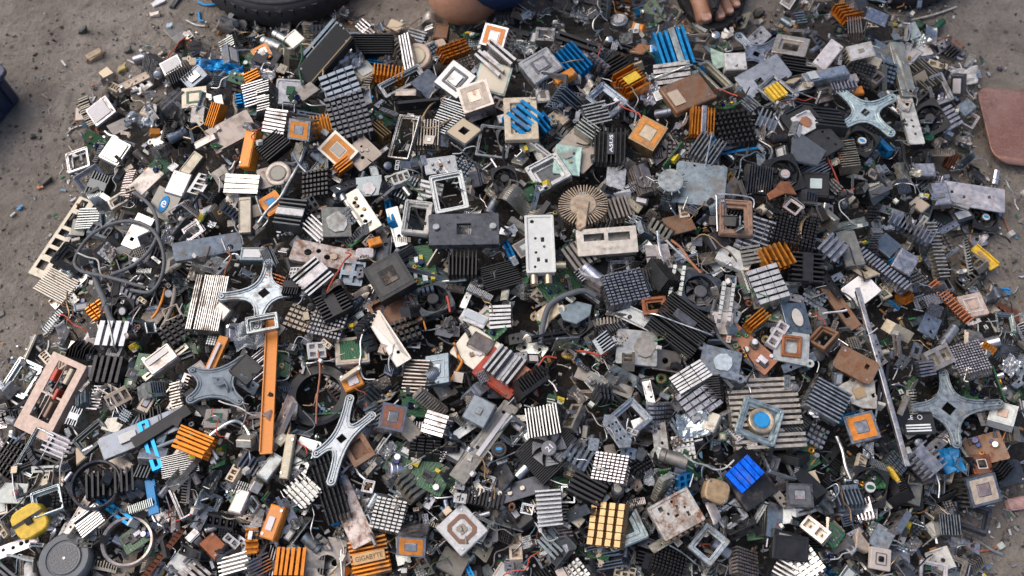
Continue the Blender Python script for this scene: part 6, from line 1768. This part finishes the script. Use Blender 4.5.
garment('shirt', [(hip + Vector((0, 0, .11)), (.125, .11)), (hip + Vector((0, -.02, .2)), (.12, .105)), (hip + Vector((0, -.05, .34)), (.14, .115)), (hip + Vector((-.16, -.05, .40)), .066), (hip + Vector((-.2, -.1, .27)), .058), (hip + Vector((.16, -.05, .40)), .066), (hip + Vector((.2, -.1, .27)), .058), (hip + Vector((0, -.07, .43)), .07)], [(0, 1), (1, 2), (2, 3), (3, 4), (2, 5), (5, 6), (2, 7)], (.12, .13, .14))
garment('hair', [(hip + Vector((0, -.10, .69)), (.066, .074)), (hip + Vector((0, -.08, .64)), (.066, .06)), (hip + Vector((0, -.125, .735)), (.04, .05))], [(0, 1), (0, 2)], (.012, .01, .009))
for (p, r_) in nails[:4]:
    nb = MB().lathe([(r_ * .2, .0004), (r_ * .55, .0002), (r_ * .6, -.002)], 12); nb.warp(lambda v: (v.x, v.y * 1.15, v.z - .12 * v.y))
    make_obj('toenail', nb.mesh('toenail', True), person, 'plastic', (.55, .33, .25), Matrix.Translation(p - hip))
# the face (outside the frame)
fb = hip + Vector((0, -.205, .635))
for sx in (-1, 1): make_obj('eye', MB().lathe([(.002, -.008), (.009, -.004), (.011, 0), (.009, .004), (.002, .008)], 12).mesh('eye', True), person, 'ceramic', (.7, .68, .65), Matrix.Translation(fb + Vector((sx * .03, .003, .01)) - hip))
make_obj('nose', MB().lathe([(.004, .02), (.009, .004), (.013, -.012), (.006, -.018)], 10).mesh('nose', True), person, 'skin', (.35, .18, .11), Matrix.Translation(fb + Vector((0, -.006, -.012)) - hip))
make_obj('mouth', MB().plate([circ(.02, 0, 0, 14, .006)], 0, .004, .001).mesh('mouth', True), person, 'skin', (.35, .12, .1), Matrix.Translation(fb + Vector((0, .004, -.05)) - hip) @ Matrix.Rotation(R(90), 4, 'X'))

# flip-flop under the foot
fl = thing('flip_flop', 'black rubber flip flop under the bare foot', 'sandal', Vector((ft.x + .004, ft.y + .07, 0)))
so = []
for k in range(40):
    a = 2 * math.pi * k / 40; x = math.cos(a); y = math.sin(a)
    so.append((x * (.052 - .008 * (y + 1) / 2 * (1 if y > 0 else .4)), y * (.128 if y > 0 else .108)))
child(fl, 'sole', MB().plate([so], 0, .013, .002), 'rubber', (.014, .0135, .0135))
th = at(714.5, 9, .036) - Vector(fl.location)
st = MB()
for e in (Vector((-.047, .02, .014)), Vector((.049, .03, .014))):
    st.tube(smooth_path([th, th.lerp(e, .45) + Vector((0, .012, .020)), e], 6), .0045, 8)
st.tube([th + Vector((0, 0, .001)), th + Vector((0, -.001, -.026))], .0035, 8)
child(fl, 'strap', st, 'rubber', (.015, .014, .014), True)
# ------------------------------------------------------------------ camera, light
cd = bpy.data.cameras.new('camera'); cam = bpy.data.objects.new('camera', cd); COL.objects.link(cam)
cd.sensor_width = 36; cd.lens = 36 * FPX / 1024; cd.clip_start = .02; cd.clip_end = 200
cam.location = CAM; cam.rotation_euler = (R(90 - PITCH), 0, 0); scene.camera = cam
cd.dof.use_dof = True; cd.dof.focus_distance = 1.02; cd.dof.aperture_fstop = 7
SUN_EL, SUN_AZ = 56.0, -72.0   # from behind the heap, slightly left
w = bpy.data.worlds.new('World'); scene.world = w; w.use_nodes = True
N, Lk = w.node_tree.nodes, w.node_tree.links
sky = N.new('ShaderNodeTexSky'); sky.sky_type = 'NISHITA'; sky.sun_disc = False; sky.sun_elevation = R(SUN_EL); sky.sun_rotation = R(SUN_AZ); sky.air_density = .8; sky.dust_density = 4.0; sky.ozone_density = .6
Lk.new(sky.outputs[0], N['Background'].inputs['Color']); N['Background'].inputs['Strength'].default_value = .15
sd = bpy.data.lights.new('sun', 'SUN'); sun = bpy.data.objects.new('sun', sd); COL.objects.link(sun)
sd.energy = 1.05; sd.angle = R(70); sd.color = (1, .95, .87)
dv = Vector((math.sin(R(SUN_AZ)) * math.cos(R(SUN_EL)), math.cos(R(SUN_AZ)) * math.cos(R(SUN_EL)), math.sin(R(SUN_EL))))
sun.rotation_euler = dv.to_track_quat('Z', 'Y').to_euler()
sun.location = dv * 5
scene.view_settings.view_transform = 'Standard'; scene.view_settings.look = 'None'; scene.view_settings.gamma = 1; scene.view_settings.use_curve_mapping = False
scene.view_settings.exposure = 0.42
scene.cycles.max_bounces = 6; scene.cycles.diffuse_bounces = 3; scene.cycles.glossy_bounces = 3; scene.cycles.transmission_bounces = 4
scene.cycles.use_denoising = True

# ------------------------------------------------------------------ leave out what no view shows
bpy.context.view_layer.update()
import numpy as np
from mathutils.bvhtree import BVHTree
VS, FS, OWN, base = [], [], [], 0
def gather(o, top):
    global base
    if o.type == 'MESH':
        me = o.data; n = len(me.vertices); co = np.empty(n * 3); me.vertices.foreach_get('co', co)
        mw = np.array(o.matrix_world); VS.extend((co.reshape(-1, 3) @ mw[:3, :3].T + mw[:3, 3]).tolist())
        lv = np.empty(len(me.loops), np.int32); me.loops.foreach_get('vertex_index', lv); lv = (lv + base).tolist()
        ls = np.empty(len(me.polygons), np.int32); me.polygons.foreach_get('loop_start', ls); ls = ls.tolist() + [len(lv)]
        FS.extend([lv[ls[i]:ls[i + 1]] for i in range(len(ls) - 1)]); OWN.extend([top] * (len(ls) - 1)); base += n
    for c in o.children: gather(c, top)
for i, t in enumerate(THINGS): gather(t['o'], i)
tree = BVHTree.FromPolygons(VS, FS)
hits = {}
for (cx, st) in ((0, 2), (-.22, 5), (.22, 5)):
    org = CAM + Vector((cx, 0, 0))
    for yy in range(0, 576, st):
        for xx in range(0, 1024, st):
            d = ray(xx + .5, yy + .5)
            if cx: d = (CAM + d) - org
            loc, nn, idx, dist = tree.ray_cast(org, d.normalized())
            if idx is not None:
                e = hits.setdefault(OWN[idx], [0, 0, 0, 0]); e[3] += 1
                if not cx: e[0] += 1; e[1] += xx; e[2] += yy
print('POLYS', len(FS))
def wipe(o):
    for c in list(o.children): wipe(c)
    bpy.data.objects.remove(o)
keep = []
for i, t in enumerate(THINGS):
    e = hits.get(i)
    if e is None or (t.get('fill') and e[0] < 4 and e[3] < 6): wipe(t['o']); continue
    t['n'] = e[0]
    if e[0]: t['px'], t['py'] = e[1] / e[0], e[2] / e[0]
    else: t['px'], t['py'] = t['x'], t['y']
    keep.append(t)
THINGS = keep

# ------------------------------------------------------------------ labels that single each thing out
def words(s_): return len(s_.split())
def word_of(t):
    c = PAL[t['ck']][1]; z = t['size']; w_ = KIND[t['kind']][2]
    sz = 'small' if z < 19 else ('large' if z > 31 else 'mid sized')
    return f"{sz} {c} {w_}".replace('silver silver', 'silver')
for t in THINGS:
    if not t['ph']: t['ph'] = word_of(t)
LMK = [t for t in THINGS if t['lm'] and words(t['ph']) <= 7]
seen = {}
for t in LMK: seen.setdefault(t['ph'], []).append(t)
LMK = [t for t in LMK if len(seen[t['ph']]) == 1]
def rel(t, q):
    dx, dy = t['px'] - q['px'], t['py'] - q['py']
    if abs(dx) > abs(dy): return 'right of' if dx > 0 else 'left of'
    return 'in front of' if dy > 0 else 'behind'
count = {}
for t in THINGS: count[t['ph']] = count.get(t['ph'], 0) + 1
cell = {}
for t in THINGS:
    near = sorted((q for q in LMK if q is not t and words(t['ph']) + words(q['ph']) + 5 <= 16), key=lambda q: (q['px'] - t['px']) ** 2 + (q['py'] - t['py']) ** 2)[:6]
    t['near'] = near
    if t['lm'] and count[t['ph']] == 1 and words(t['ph']) >= 4: t['lab'] = t['ph']; continue
    q = near[0]
    for q2 in near[:3]:      # a landmark beside which no other piece reads the same
        if (t['ph'], rel(t, q2), q2['ph']) not in cell: q = q2; break
    cell.setdefault((t['ph'], rel(t, q), q['ph']), []).append((t, q))
ORD = ['nearest', 'second nearest', 'third nearest', 'fourth nearest', 'fifth nearest', 'sixth nearest', 'seventh nearest']
for (ph, rl, lp), L_ in cell.items():
    L_.sort(key=lambda a: (a[0]['px'] - a[1]['px']) ** 2 + (a[0]['py'] - a[1]['py']) ** 2)
    for i, (t, q) in enumerate(L_):
        pre = '' if len(L_) == 1 else ORD[min(i, 6)] + ' '
        t['lab'] = f"{pre}{ph} {rl} the {lp}"
for t in THINGS:
    o = t['o']; cat = KIND[t['kind']][1]
    o['label'] = t['lab']; o['category'] = cat
    o['group'] = {'boxs': 'boxes'}.get(cat + 's', cat + 's') + ' in the scrap heap'
for cat in {KIND[t['kind']][1] for t in THINGS}: print('COUNT', cat, sum(KIND[t['kind']][1] == cat for t in THINGS))
for t in THINGS[::90]: print('LAB', t['o'].name, '|', t['lab'])
print('THINGS', len(THINGS), 'heroes', sum(not t.get('fill') for t in THINGS), 'labels', len({t['lab'] for t in THINGS}), 'long', sum(words(t['lab']) > 16 for t in THINGS))
